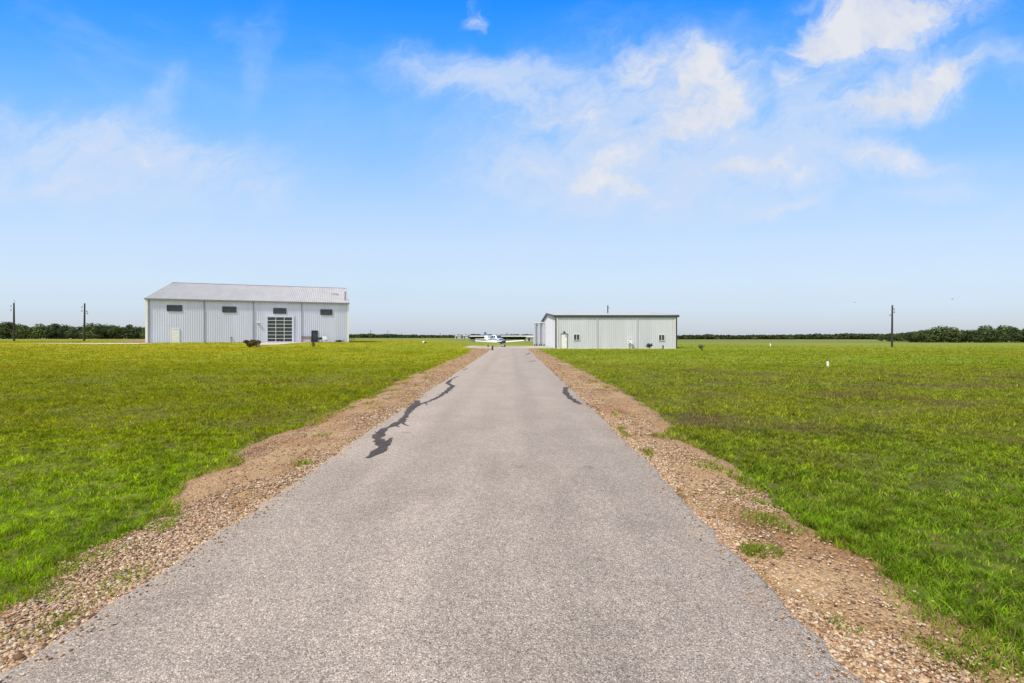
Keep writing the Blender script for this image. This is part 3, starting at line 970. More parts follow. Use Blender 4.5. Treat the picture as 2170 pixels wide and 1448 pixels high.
PROTO = []
for i, (mk, h, w_, base, n) in enumerate([('leaf', 8.0, 5.0, .5, 1900), ('leaf_dark', 9.0, 4.6, .4, 1900), ('leaf', 7.0, 5.6, .3, 1900), ('leaf_dark', 6.5, 6.0, .2, 2000),
                                          ('leaf_pale', 7.5, 4.2, .6, 1600), ('leaf', 9.5, 4.2, .6, 1800)]):
    c = crown_mesh('crown', 100 + i, M[mk], h, w_, base, n)
    t = trunk_mesh('trunk', 100 + i, h, w_)
    COL.objects.unlink(c); COL.objects.unlink(t)
    PROTO.append((c.data, t.data, h))


def tree(x, y, h, pi, label, group, name='tree', wf=1.0, rz=None):
    cd, td, h0 = PROTO[pi]
    r = empty(name, (x, y, zg(x, y)), rnd.uniform(0, 6.28) if rz is None else rz)
    tag(r, label, 'tree', group)
    s = h / h0
    for nm, dat in (('crown', cd), ('trunk', td)):
        o = bpy.data.objects.new(nm, dat); COL.objects.link(o); o.parent = r
    r.scale = (s * wf, s * wf, s)
    return r


def ordinal(n):
    return ['leftmost', 'second', 'third', 'fourth', 'fifth', 'sixth', 'seventh', 'eighth', 'ninth', 'tenth', 'eleventh', 'twelfth', 'thirteenth', 'fourteenth',
            'fifteenth', 'sixteenth', 'seventeenth', 'eighteenth', 'nineteenth', 'twentieth', 'twenty-first', 'twenty-second', 'twenty-third', 'twenty-fourth', 'twenty-fifth', 'twenty-sixth',
            'twenty-seventh', 'twenty-eighth', 'twenty-ninth', 'thirtieth'][n]


KIND = ['mid green bushy tree', 'dark green rounded tree', 'broad green tree', 'low spreading dark tree', 'pale grey-green tree', 'tall narrow green tree']


def treeline():
    # skyline of the wood behind the two poles (photograph pixels)
    sky = [(-40, 684), (0, 681), (25, 683), (45, 687), (60, 690), (75, 691), (100, 688), (120, 686), (135, 685), (150, 688), (170, 690), (190, 690), (205, 690), (220, 688), (235, 688), (250, 690), (265, 693), (280, 691), (310, 692), (340, 693)]
    sx = [p[0] for p in sky]; sy = [p[1] for p in sky]
    G = 'trees of the wood behind the barn-side poles'
    px = -30.0; k = 0
    kinds = [2, 1, 0, 5, 0, 2, 1, 2, 4, 1, 3, 4, 1, 2, 0, 3, 2, 5, 1, 3, 2, 0]
    while px < 330:
        d = 258 + rnd.uniform(-14, 14)
        x = xat(px, d)
        h = zat(np.interp(px, sx, sy), d) - zg(x, d)
        kd = kinds[k % len(kinds)]
        lab = '%s, %s in the front row of the wood' % (KIND[kd], ordinal(k))
        tree(x, d, h * rnd.uniform(.84, 1.20), kd, lab, G, wf=rnd.uniform(1.0, 1.25))
        px += rnd.uniform(15, 20); k += 1
    px = -35.0; k = 0
    while px < 330:       # second row, fills the gaps
        d = 285 + rnd.uniform(-8, 10)
        x = xat(px, d)
        h = zat(np.interp(px, sx, sy), d) - zg(x, d)
        kd = [1, 3, 0, 3, 1, 2][k % 6]
        lab = '%s, %s in the rear row of the wood' % (KIND[kd], ordinal(k))
        tree(x, d, h * rnd.uniform(.85, .98), kd, lab, G, wf=1.35)
        px += rnd.uniform(17, 23); k += 1
    # the copse at the far side of the right-hand field
    sky = [(1925, 712), (1935, 706), (1950, 699), (1965, 697), (1985, 696), (2010, 697), (2030, 700), (2050, 699), (2075, 697), (2095, 696), (2110, 692), (2130, 691), (2148, 691), (2160, 695), (2190, 696), (2230, 696)]
    sx = [p[0] for p in sky]; sy = [p[1] for p in sky]
    G = 'trees of the copse at the edge of the hangar-side field'
    px = 1932.0; k = 0
    while px < 2225:
        d = 172 + rnd.uniform(-5, 8)
        x = xat(px, d)
        h = zat(np.interp(px, sx, sy), d) - zg(x, d)
        kd = [3, 2, 1, 3, 0, 3, 1, 2][k % 8]
        lab = '%s, %s in the copse\'s front row' % (KIND[kd], ordinal(k))
        tree(x, d, h * rnd.uniform(.86, 1.20), kd, lab, G, wf=rnd.uniform(1.15, 1.4))
        px += rnd.uniform(19, 26); k += 1
    px = 1940.0; k = 0
    while px < 2230:
        d = 188 + rnd.uniform(-4, 6)
        x = xat(px, d)
        h = zat(np.interp(px, sx, sy), d) - zg(x, d)
        kd = [1, 3, 3, 1][k % 4]
        lab = '%s, %s in the copse\'s rear row' % (KIND[kd], ordinal(k))
        tree(x, d, h * rnd.uniform(.85, .97), kd, lab, G, wf=1.4)
        px += rnd.uniform(22, 28); k += 1
    # shrubby front edge trees running left from the copse
    px = 1868.0; k = 0
    G = 'small trees trailing from the copse'
    while px < 1935:
        d = 215 + rnd.uniform(-6, 6)
        x = xat(px, d); h = zat(709 + rnd.uniform(-1, 2), d) - zg(x, d)
        kd = [0, 3, 2, 1][k % 4]
        tree(x, d, h, kd, 'small %s, %s between lone pole and copse' % (KIND[kd], ordinal(k)), G, wf=1.5)
        px += rnd.uniform(12, 17); k += 1


treeline()


def far_wood(name, label, px0, px1, d, tops, seed, material, dens=1.0, deep=25):
    """a distant wood that reads as one mass"""
    g = random.Random(seed)
    bl = []
    px = px0
    while px < px1:
        dd = d + g.uniform(0, deep)
        x = xat(px, dd); z0 = zg(x, dd)
        top = zat(np.interp(px, [p[0] for p in tops], [p[1] for p in tops]), dd) + g.uniform(-.12, .08) * d / 100
        h = max(1.0, top - z0)
        rr = h * g.uniform(.45, .7)
        bl.append((x, dd, z0 + h * .55, rr, h * .5))
        bl.append((x + g.uniform(-rr, rr), dd + g.uniform(-2, 2), z0 + h * .28, rr, h * .34))
        px += g.uniform(.35, .7) * rr / d * F
    v, f, r = leaf_cloud(bl, int(len(bl) * 110 * dens), d * .0021, seed)
    v[:, 2] = np.maximum(v[:, 2], zf(v[:, 0], v[:, 1]) + .02)
    o = np_mesh(name, v, f, material, r)
    tag(o, label, kind='stuff')


far_wood('distant_wood', 'far strip of dark woodland between the barn and the aircraft', 735, 1000, 700,
         [(735, 710.5), (770, 709.5), (785, 708.5), (800, 710.5), (830, 709), (850, 711), (880, 711), (930, 712), (1000, 711)], 5, M['leaf_dark'])
far_wood('distant_wood', 'far strip of dark woodland between the aircraft and the hangar', 1000, 1180, 750,
         [(1000, 709.5), (1030, 710.5), (1080, 710.5), (1140, 710), (1180, 711)], 6, M['leaf_dark'], .7)
far_wood('distant_wood', 'long low woodland across the field beyond the hangar', 1425, 1945, 330,
         [(1425, 712), (1470, 711), (1500, 709.5), (1525, 711), (1560, 712), (1600, 711), (1680, 710.5), (1730, 709), (1780, 709), (1800, 708), (1830, 708.5), (1860, 709), (1900, 708), (1945, 704)], 7, M['leaf_dark'], 1.0)


# ------------------------------------------------------------------ the hangar
def build_hangar():
    Y0 = 70.0; X0 = xat(1177, Y0); W = xat(1434.5, Y0) - X0; D2 = 14.0
    E = zat(669.5, Y0); RISE = zat(665.2, Y0 + D2) - E
    H = empty('aircraft_hangar', (X0, Y0, 0))
    tag(H, 'low white ribbed metal hangar with dark eave trim beside the driveway end', 'hangar')
    w = MB()
    gz = lambda u: E + RISE * (1 - abs(u - D2) / D2)
    ribbed(w, lambda u: (u, 0, -.3), lambda u: (u, 0, E), (0, -1, 0), W)
    ribbed(w, lambda u: (W - u, 2 * D2, -.3), lambda u: (W - u, 2 * D2, E), (0, 1, 0), W)
    ribbed(w, lambda u: (0, 2 * D2 - u, -.3), lambda u: (0, 2 * D2 - u, gz(2 * D2 - u)), (-1, 0, 0), 2 * D2)
    ribbed(w, lambda u: (W, u, -.3), lambda u: (W, u, gz(u)), (1, 0, 0), 2 * D2)
    w.build('wall', M['hangar_wall'], H)
    sl = RISE / D2; ov = .05; r = MB()
    for s in (0, 1):
        ya, yb = (-ov, D2) if s == 0 else (2 * D2 + ov, D2)
        nr = Vector((0, -sl if s == 0 else sl, 1)).normalized()
        L = W + .5
        if s == 0: ribbed(r, lambda u: (u - .25, ya, E - ov * sl + .08), lambda u: (u - .25, yb, E + RISE + .08), nr, L, h=.04)
        else: ribbed(r, lambda u: (W + .25 - u, ya, E - ov * sl + .08), lambda u: (W + .25 - u, yb, E + RISE + .08), nr, L, h=.04)
    r.build('roof', M['barn_roof'], H)
    g = MB(); zt = E - ov * sl
    g.box(-.3, W + .3, -ov - .13, -ov - .005, zt - .22, zt + .1)
    g.build('gutter', M['dark_trim'], H)
    for x in (-.31, W + .21):
        rk = MB()
        for (y0, y1) in ((-ov, D2), (2 * D2 + ov, D2)):
            za, zb = E - ov * sl, E + RISE
            vs = [(x, y0, za - .16), (x + .1, y0, za - .16), (x + .1, y0, za + .13), (x, y0, za + .13), (x, y1, zb - .16), (x + .1, y1, zb - .16), (x + .1, y1, zb + .13), (x, y1, zb + .13)]
            rk.add(vs, [(0, 1, 2, 3), (0, 4, 5, 1), (1, 5, 6, 2), (2, 6, 7, 3), (3, 7, 4, 0), (4, 7, 6, 5)])
        rk.build('rake_trim', M['dark_trim'], H)
    for u in (0.03, W - .1):
        d = MB(); d.box(u - .07, u + .07, -.19, -.05, .05, E - .1); d.tube([(u, -.12, E - .12), (u, -ov - .07, E + .02)], .06, 6)
        d.build('downspout', M['dark_trim'], H)
    for px in (1265.5, 1350.0):
        u = xat(px, Y0) - X0
        d = MB(); d.box(u - .05, u + .05, -.12, -.034, .05, E - .1); d.tube([(u, -.08, E - .12), (u, -ov - .08, E + .02)], .045, 6)
        o = d.build('downspout', M['hangar_wall'], H)
    MB().box(.12, .36, -.06, -.046, .062, E - .05).build('corner_trim', M['white'], H)
    MB().box(W - .36, W - .19, -.06, -.046, .062, E - .05).build('corner_trim', M['white'], H)
    MB().box(.0, W, -.065, -.046, -.3, .06).build('base_trim', M['white'], H)
    X = lambda px: xat(px, Y0) - X0
    Z = lambda py: zat(py, Y0)
    window(H, X(1215.3), X(1228.2), Z(721.3), Z(708.3), -.034, M['white'], M['pane'], 1, .055)
    window(H, X(1395.3), X(1408), Z(722.2), Z(709.3), -.034, M['white'], M['pane'], 1, .055)
    x0, x1 = X(1188.4), X(1202.2); zt = Z(707.5)
    d = MB(); d.box(x0 + .07, x1 - .07, -.085, -.034, .03, zt - .07)
    do = d.build('door', M['white'], H)
    MB().tube([(x1 - .18, -.09, .95), (x1 - .18, -.15, .95), (x1 - .3, -.15, .95)], .015, 6).build('handle', M['steel'], do)
    fr = MB(); fr.box(x0 - .02, x0 + .07, -.10, -.034, 0, zt).box(x1 - .07, x1 + .02, -.10, -.034, 0, zt).box(x0 - .06, x1 + .06, -.14, -.034, zt - .05, zt + .05)
    fr.build('door_frame', M['grey_trim'], do)
    l = MB(); c = X(1195.5); z = Z(704.3)
    l.box(c - .12, c + .12, -.12, -.034, z - .12, z + .1).tube([(c, -.12, z + .05), (c, -.3, z + .08), (c, -.36, z - .05)], [.06, .07, .13], 8)
    l.build('wall_lamp', M['black'], H)
    # folded stack of the big sliding doors, standing out from the gable end
    dy = 20.0; L = X0 - xat(1131, Y0 + dy); n = 5; hd = zat(684.5, Y0 + dy)
    step = L / n
    for i in range(n):
        d = MB(); xa = -.05 - i * step
        dd = dy + (0.25 if i % 2 else 0.0)
        ribbed(d, lambda u: (xa - step + u, dd, .12), lambda u: (xa - step + u, dd, hd - .02 * i), (0, -1, 0), step * .97, pitch=.24, h=.05)
        d.box(xa - step, xa - step * .03, dd + .002, dd + .10, .12, hd - .02 * i)
        po = d.build('door_panel', M['hangar_wall'], H)
        wl = MB(); wl.tube([(xa - step * .5 - .0, dd - .04, .13), (xa - step * .5, dd + .1, .13)], .12, 10)
        wl.box(xa - step * .5 - .09, xa - step * .5 + .09, dd - .07, dd - .045, .1, .3)
        wl.build('roller', M['rubber'], po)
    tr = MB(); tr.box(-L - .1, -.04, dy - .1, dy + .4, hd + .005, hd + .12)
    tr.build('door_track', M['white'], H)
    return X0, Y0


HX0, HY0 = build_hangar()


# ------------------------------------------------------------------ the aircraft
def build_plane():
    rz = -R(61)
    A = empty('light_aircraft', (xat(1054, 80.5), 80.5, .03), rz)
    tag(A, 'white and blue low-wing light aircraft parked on the apron', 'aircraft')

    def ring(x, w, z0, z1, n=16, p=2.4):
        c = (z0 + z1) / 2; hh = (z1 - z0) / 2; out = []
        for k in range(n):
            a = 2 * math.pi * (k + .5) / n
            cy, sz = math.cos(a), math.sin(a)
            q = (abs(cy) ** p + abs(sz) ** p) ** (-1 / p)
            out.append((x, w * cy * q, c + hh * sz * q))
        return out
    st = [(-4.75, .05, 1.13, 1.30), (-4.3, .11, 1.02, 1.34), (-3.2, .25, .86, 1.38), (-2.2, .40, .72, 1.43), (-1.2, .53, .62, 1.46), (-.2, .58, .58, 1.46), (.6, .58, .58, 1.42), (1.1, .56, .60, 1.38), (1.25, .55, .6, 1.36)]

    def stripe(i, j):
        return 1 if (j in (0, 7, 15 - 7 + 0, 15)) else 0
    f = MB(); f.loft([ring(*s) for s in st], mif=lambda i, j: 1 if j in (1, 6) and i > 1 else 0)
    f.build('fuselage', [M['air_white'], M['blue']], A, smooth=True)
    cw = [(1.252, .552, .6, 1.362), (1.7, .52, .62, 1.32), (2.1, .44, .68, 1.25), (2.3, .33, .76, 1.18)]
    c = MB(); c.loft([ring(*s) for s in cw], mif=lambda i, j: 0 if j in (2, 3, 4, 5, 1, 6) else 1)
    co = c.build('cowling', [M['blue'], M['air_white']], A, smooth=True)
    k = MB(); k.loft([ring(1.62, .535, .56, .98), ring(2.10, .455, .62, 1.02), ring(2.302, .345, .68, 1.12), ring(2.36, .30, .72, 1.12)])
    k.build('air_intake', M['black'], co)
    # cabin: roof and glazing
    cb = MB()
    def cr(x, w0, w1, z0, z1): return [(x, -w0, z0), (x, w0, z0), (x, w1, z1), (x, -w1, z1)]
    prof = [(.95, .52, .50, 1.385, 1.40), (.25, .54, .42, 1.40, 1.93), (-.4, .54, .44, 1.42, 2.0), (-1.2, .52, .42, 1.42, 1.96), (-1.9, .46, .36, 1.40, 1.74), (-2.7, .34, .30, 1.38, 1.44)]
    cb.loft([cr(*p) for p in prof])
    cbo = cb.build('cabin', M['air_white'], A)
    gl = MB()
    gl.add([(.90, -.46, 1.45), (.90, .46, 1.45), (.29, .39, 1.90), (.29, -.39, 1.90)], [(0, 1, 2, 3)])
    g2 = [(p[0], p[1], p[2]) for p in gl.v]
    gl = MB(); off = Vector((.03, 0, .03)); vs = [Vector(p) + off for p in g2]; vs2 = [Vector(p) - off * .3 for p in g2]
    gl.add(vs + vs2, [(0, 1, 2, 3), (4, 7, 6, 5), (0, 4, 5, 1), (1, 5, 6, 2), (2, 6, 7, 3), (3, 7, 4, 0)])
    gl.build('windscreen', M['pane'], cbo)
    for s in (-1, 1):
        for (xa, xb, za, zb, ta, tb) in ((.12, -.42, 1.48, 1.48, 1.84, 1.9), (-.5, -1.12, 1.48, 1.48, 1.9, 1.87), (-1.2, -1.75, 1.5, 1.52, 1.84, 1.7)):
            def yy(z): return s * (.555 - (z - 1.42) * .22)
            pts = [(xa, yy(za), za), (xb, yy(zb), zb), (xb, yy(tb), tb), (xa, yy(ta), ta)]
            q = MB(); vs = [Vector(p) for p in pts]; vi = [p - Vector((0, s * .05, 0)) for p in vs]
            q.add(vs + vi, [(0, 1, 2, 3), (4, 7, 6, 5), (0, 4, 5, 1), (1, 5, 6, 2), (2, 6, 7, 3), (3, 7, 4, 0)])
            q.build('cabin_window', M['pane'], cbo)
    # wings
    def airfoil(x0, ch, y, z, th=.14):
        up = [(0, 0), (.05, .45), (.25, .62), (.55, .42), (1, .02)]; dn = [(.6, -.22), (.25, -.38), (.05, -.28)]
        return [(x0 - t * ch, y, z + h * th * ch) for t, h in up + dn]
    for s in (-1, 1):
        w = MB()
        r1 = airfoil(.75, 1.62, s * .5, .74); r2 = airfoil(.75, 1.58, s * 4.35, .98)
        w.loft([r1, r2] if s < 0 else [r2, r1])
        wo = w.build('wing', M['air_white'], A)
        t = MB()
        r3 = airfoil(.745, 1.57, s * 4.352, .98); r4 = airfoil(.72, 1.52, s * 4.8, 1.01, .12); r5 = airfoil(.4, 1.0, s * 5.0, 1.05, .05)
        t.loft([r3, r4, r5] if s < 0 else [r5, r4, r3]); t.build('wing_tip', M['navy'] if s < 0 else M['air_white'], wo)
    # tail
    def slab(pts, th, ax):
        vs = []
        for sg in (-1, 1):
            for p in pts:
                q = list(p); q[ax] += sg * th / 2; vs.append(tuple(q))
        n = len(pts)
        fs = [tuple(range(n)), tuple(reversed(range(n, 2 * n)))] + [(i, i + n, (i + 1) % n + n, (i + 1) % n) for i in range(n)]
        return vs, fs
    fi = MB(); fi.add(*slab([(-3.3, 0, 1.36), (-3.95, 0, 1.92), (-4.78, 0, 1.92), (-4.75, 0, 1.25)], .10, 1))
    fo = fi.build('fin', M['air_white'], A)
    ft = MB(); ft.add(*slab([(-3.952, 0, 1.922), (-4.35, 0, 2.5), (-4.95, 0, 2.52), (-4.78, 0, 1.922)], .10, 1)); ft.build('rudder_top', M['blue'], fo)
    sb = MB(); sb.add(*slab([(-3.95, -.05, 1.26), (-4.1, -1.85, 1.30), (-4.75, -1.85, 1.30), (-4.75, 1.85, 1.30), (-4.1, 1.85, 1.30), (-3.95, .05, 1.26)], .09, 2))
    sb.build('tailplane', M['air_white'], A)
    # propeller
    sp = MB(); sp.tube([(2.30, 0, .98), (2.44, 0, .98), (2.58, 0, .98), (2.66, 0, .98)], [.17, .155, .10, .02], 12)
    spo = sp.build('spinner', M['black'], A, smooth=True)
    ang = R(38)
    pr = MB()
    for sg in (-1, 1):
        rr = []
        for (rad, ch, tw) in ((.08, .07, 60), (.35, .10, 40), (.65, .085, 25), (.88, .05, 18)):
            dy, dz = math.cos(ang) * rad * sg, math.sin(ang) * rad * sg
            tx, tp = math.sin(R(tw)), math.cos(R(tw))
            ax = Vector((tx, -math.sin(ang) * tp * sg, math.cos(ang) * tp * sg)) * ch
            c0 = Vector((2.46, dy, .98 + dz)); nrm = ax.cross(Vector((0, math.cos(ang), math.sin(ang)))).normalized() * .015
            rr.append([c0 + ax, c0 + nrm, c0 - ax, c0 - nrm])
        pr.loft(rr)
    pr.build('propeller', M['black'], A)
    # undercarriage
    for (x, y, zt, r_) in ((-.35, -1.55, .72, .21), (-.35, 1.55, .72, .21), (1.75, 0, .66, .19)):
        l = MB(); l.tube([(x, y, zt), (x, y, .24)], .045, 8)
        lo = l.build('landing_gear_leg', M['air_white'], A)
        wh = MB(); wh.tube([(x, y - .075, r_), (x, y - .05, r_), (x, y + .05, r_), (x, y + .075, r_)], [r_ * .75, r_, r_, r_ * .75], 16)
        wo = wh.build('wheel', M['rubber'], A)
        rm = MB(); rm.tube([(x, y - .085, r_), (x, y + .085, r_)], r_ * .5, 12); rm.build('rim', M['steel'], wo)
        if x > 1:
            pt = MB(); pt.loft([[(x + dx, y + w_ * math.cos(a), .27 + h_ * math.sin(a)) for a in [2 * math.pi * q / 10 for q in range(10)]] for dx, w_, h_ in ((-.42, .02, .03), (-.2, .1, .13), (.05, .12, .15), (.26, .09, .11), (.36, .02, .03))])
            pt.build('wheel_fairing', M['air_white'], A, smooth=True)
        else:
            pt = MB(); pt.loft([[(x + dx, y + w_ * math.cos(a), .31 + h_ * math.sin(a)) for a in [2 * math.pi * q / 10 for q in range(10)]] for dx, w_, h_ in ((-.40, .02, .03), (-.2, .1, .11), (.05, .12, .13), (.26, .09, .09), (.36, .02, .03))])
            pt.build('wheel_fairing', M['air_white'], A, smooth=True)


build_plane()


# ------------------------------------------------------------------ poles, posts and small things
def utility_pole(px, pyb, pyt, d, label, group, arms, lean=0.0, spike=False):
    x = xat(px, d); z0 = zg(x, d); h = zat(pyt, d) - z0
    p = empty('utility_pole', (x, d, z0)); tag(p, label, 'utility pole', group)
    m = MB(); m.tube([(lean * h, 0, -.5), (lean * h * .5, 0, h * .5), (0, 0, h)], [.19, .165, .13], 10)
    m.build('post', M['timber'], p)
    for (dx, dz) in arms:
        a = MB()
        s = 1 if dx > 0 else -1
        a.tube([(s * .1, 0, h - dz), (dx, 0, h - dz + .12)], .035, 6)
        ao = a.build('bracket', M['steel'], p)
        q = MB(); q.tube([(dx, 0, h - dz - .05), (dx, 0, h - dz + .08), (dx, 0, h - dz + .22), (dx, 0, h - dz + .32)], [.05, .11, .11, .04], 8)
        q.build('insulator', M['ceramic'], ao)
    if spike:
        q = MB(); q.tube([(.06, 0, h - .3), (.1, 0, h + .75)], .035, 6); q.build('bracket', M['steel'], p)
    return p


PG = 'utility poles around the field'
utility_pole(29.5, 723, 642.5, 105, 'dark timber utility pole nearest the picture edge, in front of the wood', PG, [(-.62, .8), (-.62, 1.65)], .004, True)
utility_pole(179.5, 724, 643, 105, 'dark timber utility pole standing between the edge pole and the barn', PG, [(-.6, .95), (-.6, 1.8), (.45, 1.9), (.6, 2.3)], -.012)
utility_pole(1891, 733, 647, 96, 'lone dark timber utility pole in the field beyond the hangar', PG, [(.35, .9), (.4, 1.5), (-.45, 2.1)], -.01)
utility_pole(1288, 733, 647.5, 128, 'dark pole whose top shows above the hangar roof', PG, [(.3, .7)])
for (px, pt, d, lab) in ((785.5, 699.5, 330, 'thin distant pole, nearest the barn in the far fields'), (822, 701, 420, 'faint distant pole between barn and aircraft, second from the barn'),
                         (851, 706, 500, 'very short faint distant pole on the far woodland, third from the barn'), (933, 705.5, 420, 'faint distant pole just short of the aircraft tail'),
                         (1075.5, 704.5, 380, 'faint distant pole seen just above the aircraft nose')):
    x = xat(px, d); z0 = zg(x, d); h = zat(pt, d) - z0
    p = empty('distant_pole', (x, d, z0)); tag(p, lab, 'utility pole', 'distant poles on the skyline')
    MB().tube([(0, 0, -.3), (0, 0, h)], [.16, .11], 6).build('post', M['timber'], p)
    MB().box(-.9, .9, -.06, .06, h - .75, h - .63).build('cross_arm', M['timber'], p)


def marker_post(px, pyb, pyt, wpx, label):
    x, d = at(px, pyb, zg(20, 30))
    z0 = zg(x, d); h = zat(pyt, d) - z0; r = wpx / 2 / F * d
    p = empty('marker_post', (x, d, z0)); tag(p, label, 'marker post', 'white marker posts in the hangar-side lawn')
    MB().tube([(0, 0, -.2), (0, 0, h - .03)], r, 14).build('pipe', M['plastic_white'], p)
    MB().tube([(0, 0, h - .10), (0, 0, h - .02), (0, 0, h)], [r * 1.06, r * 1.06, r * .9], 14).build('cap', M['plastic_white'], p)


marker_post(1754.3, 777.5, 766.5, 4.6, 'white pipe marker nearer the camera in the hangar-side lawn')
marker_post(1632.5, 732, 728.5, 2.4, 'tiny far white pipe marker in front of the low woodland')
# pale cap and dark collar of a field marker beyond the barn-side lawn
x, d = at(899, 731, .1)
p = empty('field_marker', (x, d, zg(x, d))); tag(p, 'small round white marker with a dark side in the barn-side grass', 'marker')
MB().ball((-.12, 0, .18), .26, 12, 8, (1, 1, .9)).build('cap', M['plastic_white'], p, smooth=True)
MB().tube([(.22, 0, -.1), (.22, 0, .26)], .2, 12).build('collar', M['black'], p)
# short post at the driveway's corner
x, d = at(1043.5, 743.0, 0.0)
p = empty('corner_post', (x, d, 0)); tag(p, 'short dark weathered post at the far corner of the driveway', 'post')
MB().tube([(0, 0, -.2), (.01, 0, .3), (0, 0, .62)], [.12, .11, .10], 10).build('post', M['timber'], p)
MB().tube([(0, 0, .50), (0, 0, .58)], .118, 10).build('band', M['ceramic'], p)
# short dark pipe at the hangar wall
x = xat(1405, 69.3)
p = empty('vent_stub', (x, 69.3, 0)); tag(p, 'short dark pipe stub below the far hangar window', 'pipe')
MB().tube([(0, 0, -.1), (0, 0, .36)], .09, 10).build('pipe', M['dark_trim'], p)
MB().tube([(0, 0, .36), (0, 0, .42), (0, 0, .48)], [.13, .13, .05], 10).build('cap', M['dark_trim'], p)
# meter set on the hangar wall
x = xat(1335, 69.5)
p = empty('gas_meter', (x, 69.55, 0)); tag(p, 'pale meter box with dark pipes against the hangar wall', 'meter')
MB().box(-.30, .30, -.18, .2, .62, 1.22).build('box', M['white'], p)
MB().tube([(-.22, -.05, .6), (-.22, -.05, 1.0), (-.22, -.22, 1.05)], .05, 8).tube([(-.22, -.22, .72), (.12, -.22, .72)], .05, 8).build('pipe', M['dark_trim'], p)
MB().ball((.02, -.08, 1.36), .08, 8, 6).build('valve', M['dark_trim'], p)
MB().box(-.42, -.30, -.1, .1, 0, .5).box(.1, .2, -.1, .1, 0, .62).build('leg', M['white'], p)


def bush(name, x, y, z, w_, h, material, label, seed, n=260, group=None, cat='bush', size=.09):
    p = empty(name, (x, y, z)); tag(p, label, cat, group)
    g = random.Random(seed); bl = []
    for i in range(6):
        bl.append((g.uniform(-.35, .35) * w_, g.uniform(-.3, .3) * w_, h * g.uniform(.25, .75), w_ * g.uniform(.18, .32), h * g.uniform(.2, .32)))
    v, f, r = leaf_cloud(bl, n, size, seed)
    v[:, 2] = np.maximum(v[:, 2], .0)
    o = np_mesh('foliage', v, f, material, r); o.parent = p
    s = MB()
    for i in range(5):
        a = g.uniform(0, 6.28); q = w_ * .25
        s.tube([(0, 0, -.1), (math.cos(a) * q * .5, math.sin(a) * q * .5, h * .4), (math.cos(a) * q, math.sin(a) * q, h * .8)], [.02, .014, .005], 5)
    s.build('stem', M['bark'], p)
    return p


bush('shrub', xat(1377, 69.2), 69.2, 0, .75, .8, M['leaf_bush'], 'small dark green shrub against the hangar wall', 3, size=.08)
x, d = at(1487, 744, -.02)
bush('weed_clump', x, d, zg(x, d), .75, .85, M['leaf_pale'], 'wispy weed clump in the grass off the hangar corner', 4, 200, size=.06)
x, d = at(532, 736, .42)
bush('shrub', x, d, zg(x, d), 1.5, .95, M['leaf_red'], 'reddish brown leafy shrub at the corner of the concrete pad', 5, 900, size=.12)
q = wp(716, .8)
bush('shrub', q.x, q.y, PAD_Z - .05, 1.5, .45, M['leaf_bush'], 'low dark weeds at the barn foot beneath the last high window', 6, 220, size=.09)


def front(px, out):
    q = wp(px, out)
    return (q.x, q.y, zg(q.x, q.y) + .035)


# clay pot next to the reddish shrub
x, d = at(546.5, 735.5, .45)
p = empty('plant_pot', (x, d, zg(x, d))); tag(p, 'pink clay pot with a dark plant beside the reddish shrub', 'plant pot')
MB().tube([(0, 0, 0), (0, 0, .36), (0, 0, .38), (0, 0, .44)], [.18, .25, .29, .29], 14).build('pot', M['terracotta'], p)
v, f, r = leaf_cloud([(0, 0, .62, .28, .24), (.15, 0, .56, .2, .16)], 160, .09, 8)
o = np_mesh('foliage', v, f, M['leaf_red'], r); o.parent = p
# bench and box by the black door
p = empty('wooden_bench', front(650, 1.0), ROT); tag(p, 'brown wooden bench standing beside the black barn door', 'bench')
MB().box(-.75, .75, -.25, .25, .40, .46).build('seat', M['wood'], p)
b = MB()
for k in range(3): b.box(-.75, .75, .2, .24, .55 + k * .15, .66 + k * .15)
b.box(-.72, -.64, .24, .3, .46, .98).box(.64, .72, .24, .3, .46, .98)
b.build('backrest', M['wood'], p)
for sx in (-.68, .68):
    for sy in (-.2, .2):
        MB().box(sx - .04, sx + .04, sy - .04, sy + .04, 0, .40).build('leg', M['wood'], p)
x, d = at(664, 734.5, .5)
p = empty('planter', (x, d, zg(x, d) + .035), ROT); tag(p, 'small brown planter on the pad in front of the black door', 'planter')
MB().tube([(0, 0, 0), (0, 0, .30), (0, 0, .33)], [.15, .2, .22], 12).build('pot', M['wood'], p)
v, f, r = leaf_cloud([(0, 0, .42, .18, .14)], 110, .06, 9)
o = np_mesh('foliage', v, f, M['leaf_bush'], r); o.parent = p
p = empty('barbecue', front(678, .9), ROT); tag(p, 'dark rounded barbecue between the black door and the white chair', 'barbecue')
MB().ball((0, 0, .62), .36, 14, 8, (1.1, .9, .62)).build('kettle', M['black'], p, smooth=True)
for a in (0, 2.1, 4.2):
    MB().tube([(.2 * math.cos(a), .2 * math.sin(a), .5), (.36 * math.cos(a), .36 * math.sin(a), 0)], .025, 6).build('leg', M['black'], p)
p = empty('garden_chair', front(690, 1.2), ROT + R(25)); tag(p, 'white garden chair standing against the barn wall', 'chair')
MB().box(-.3, .3, -.28, .28, .40, .45).build('seat', M['plastic_white'], p)
b = MB(); b.add([(-.3, .24, .45), (.3, .24, .45), (.32, .42, 1.02), (-.32, .42, 1.02), (-.3, .29, .45), (.3, .29, .45), (.32, .47, 1.02), (-.32, .47, 1.02)], [(0, 1, 2, 3), (4, 7, 6, 5), (0, 4, 5, 1), (1, 5, 6, 2), (2, 6, 7, 3), (3, 7, 4, 0)])
b.build('backrest', M['plastic_white'], p)
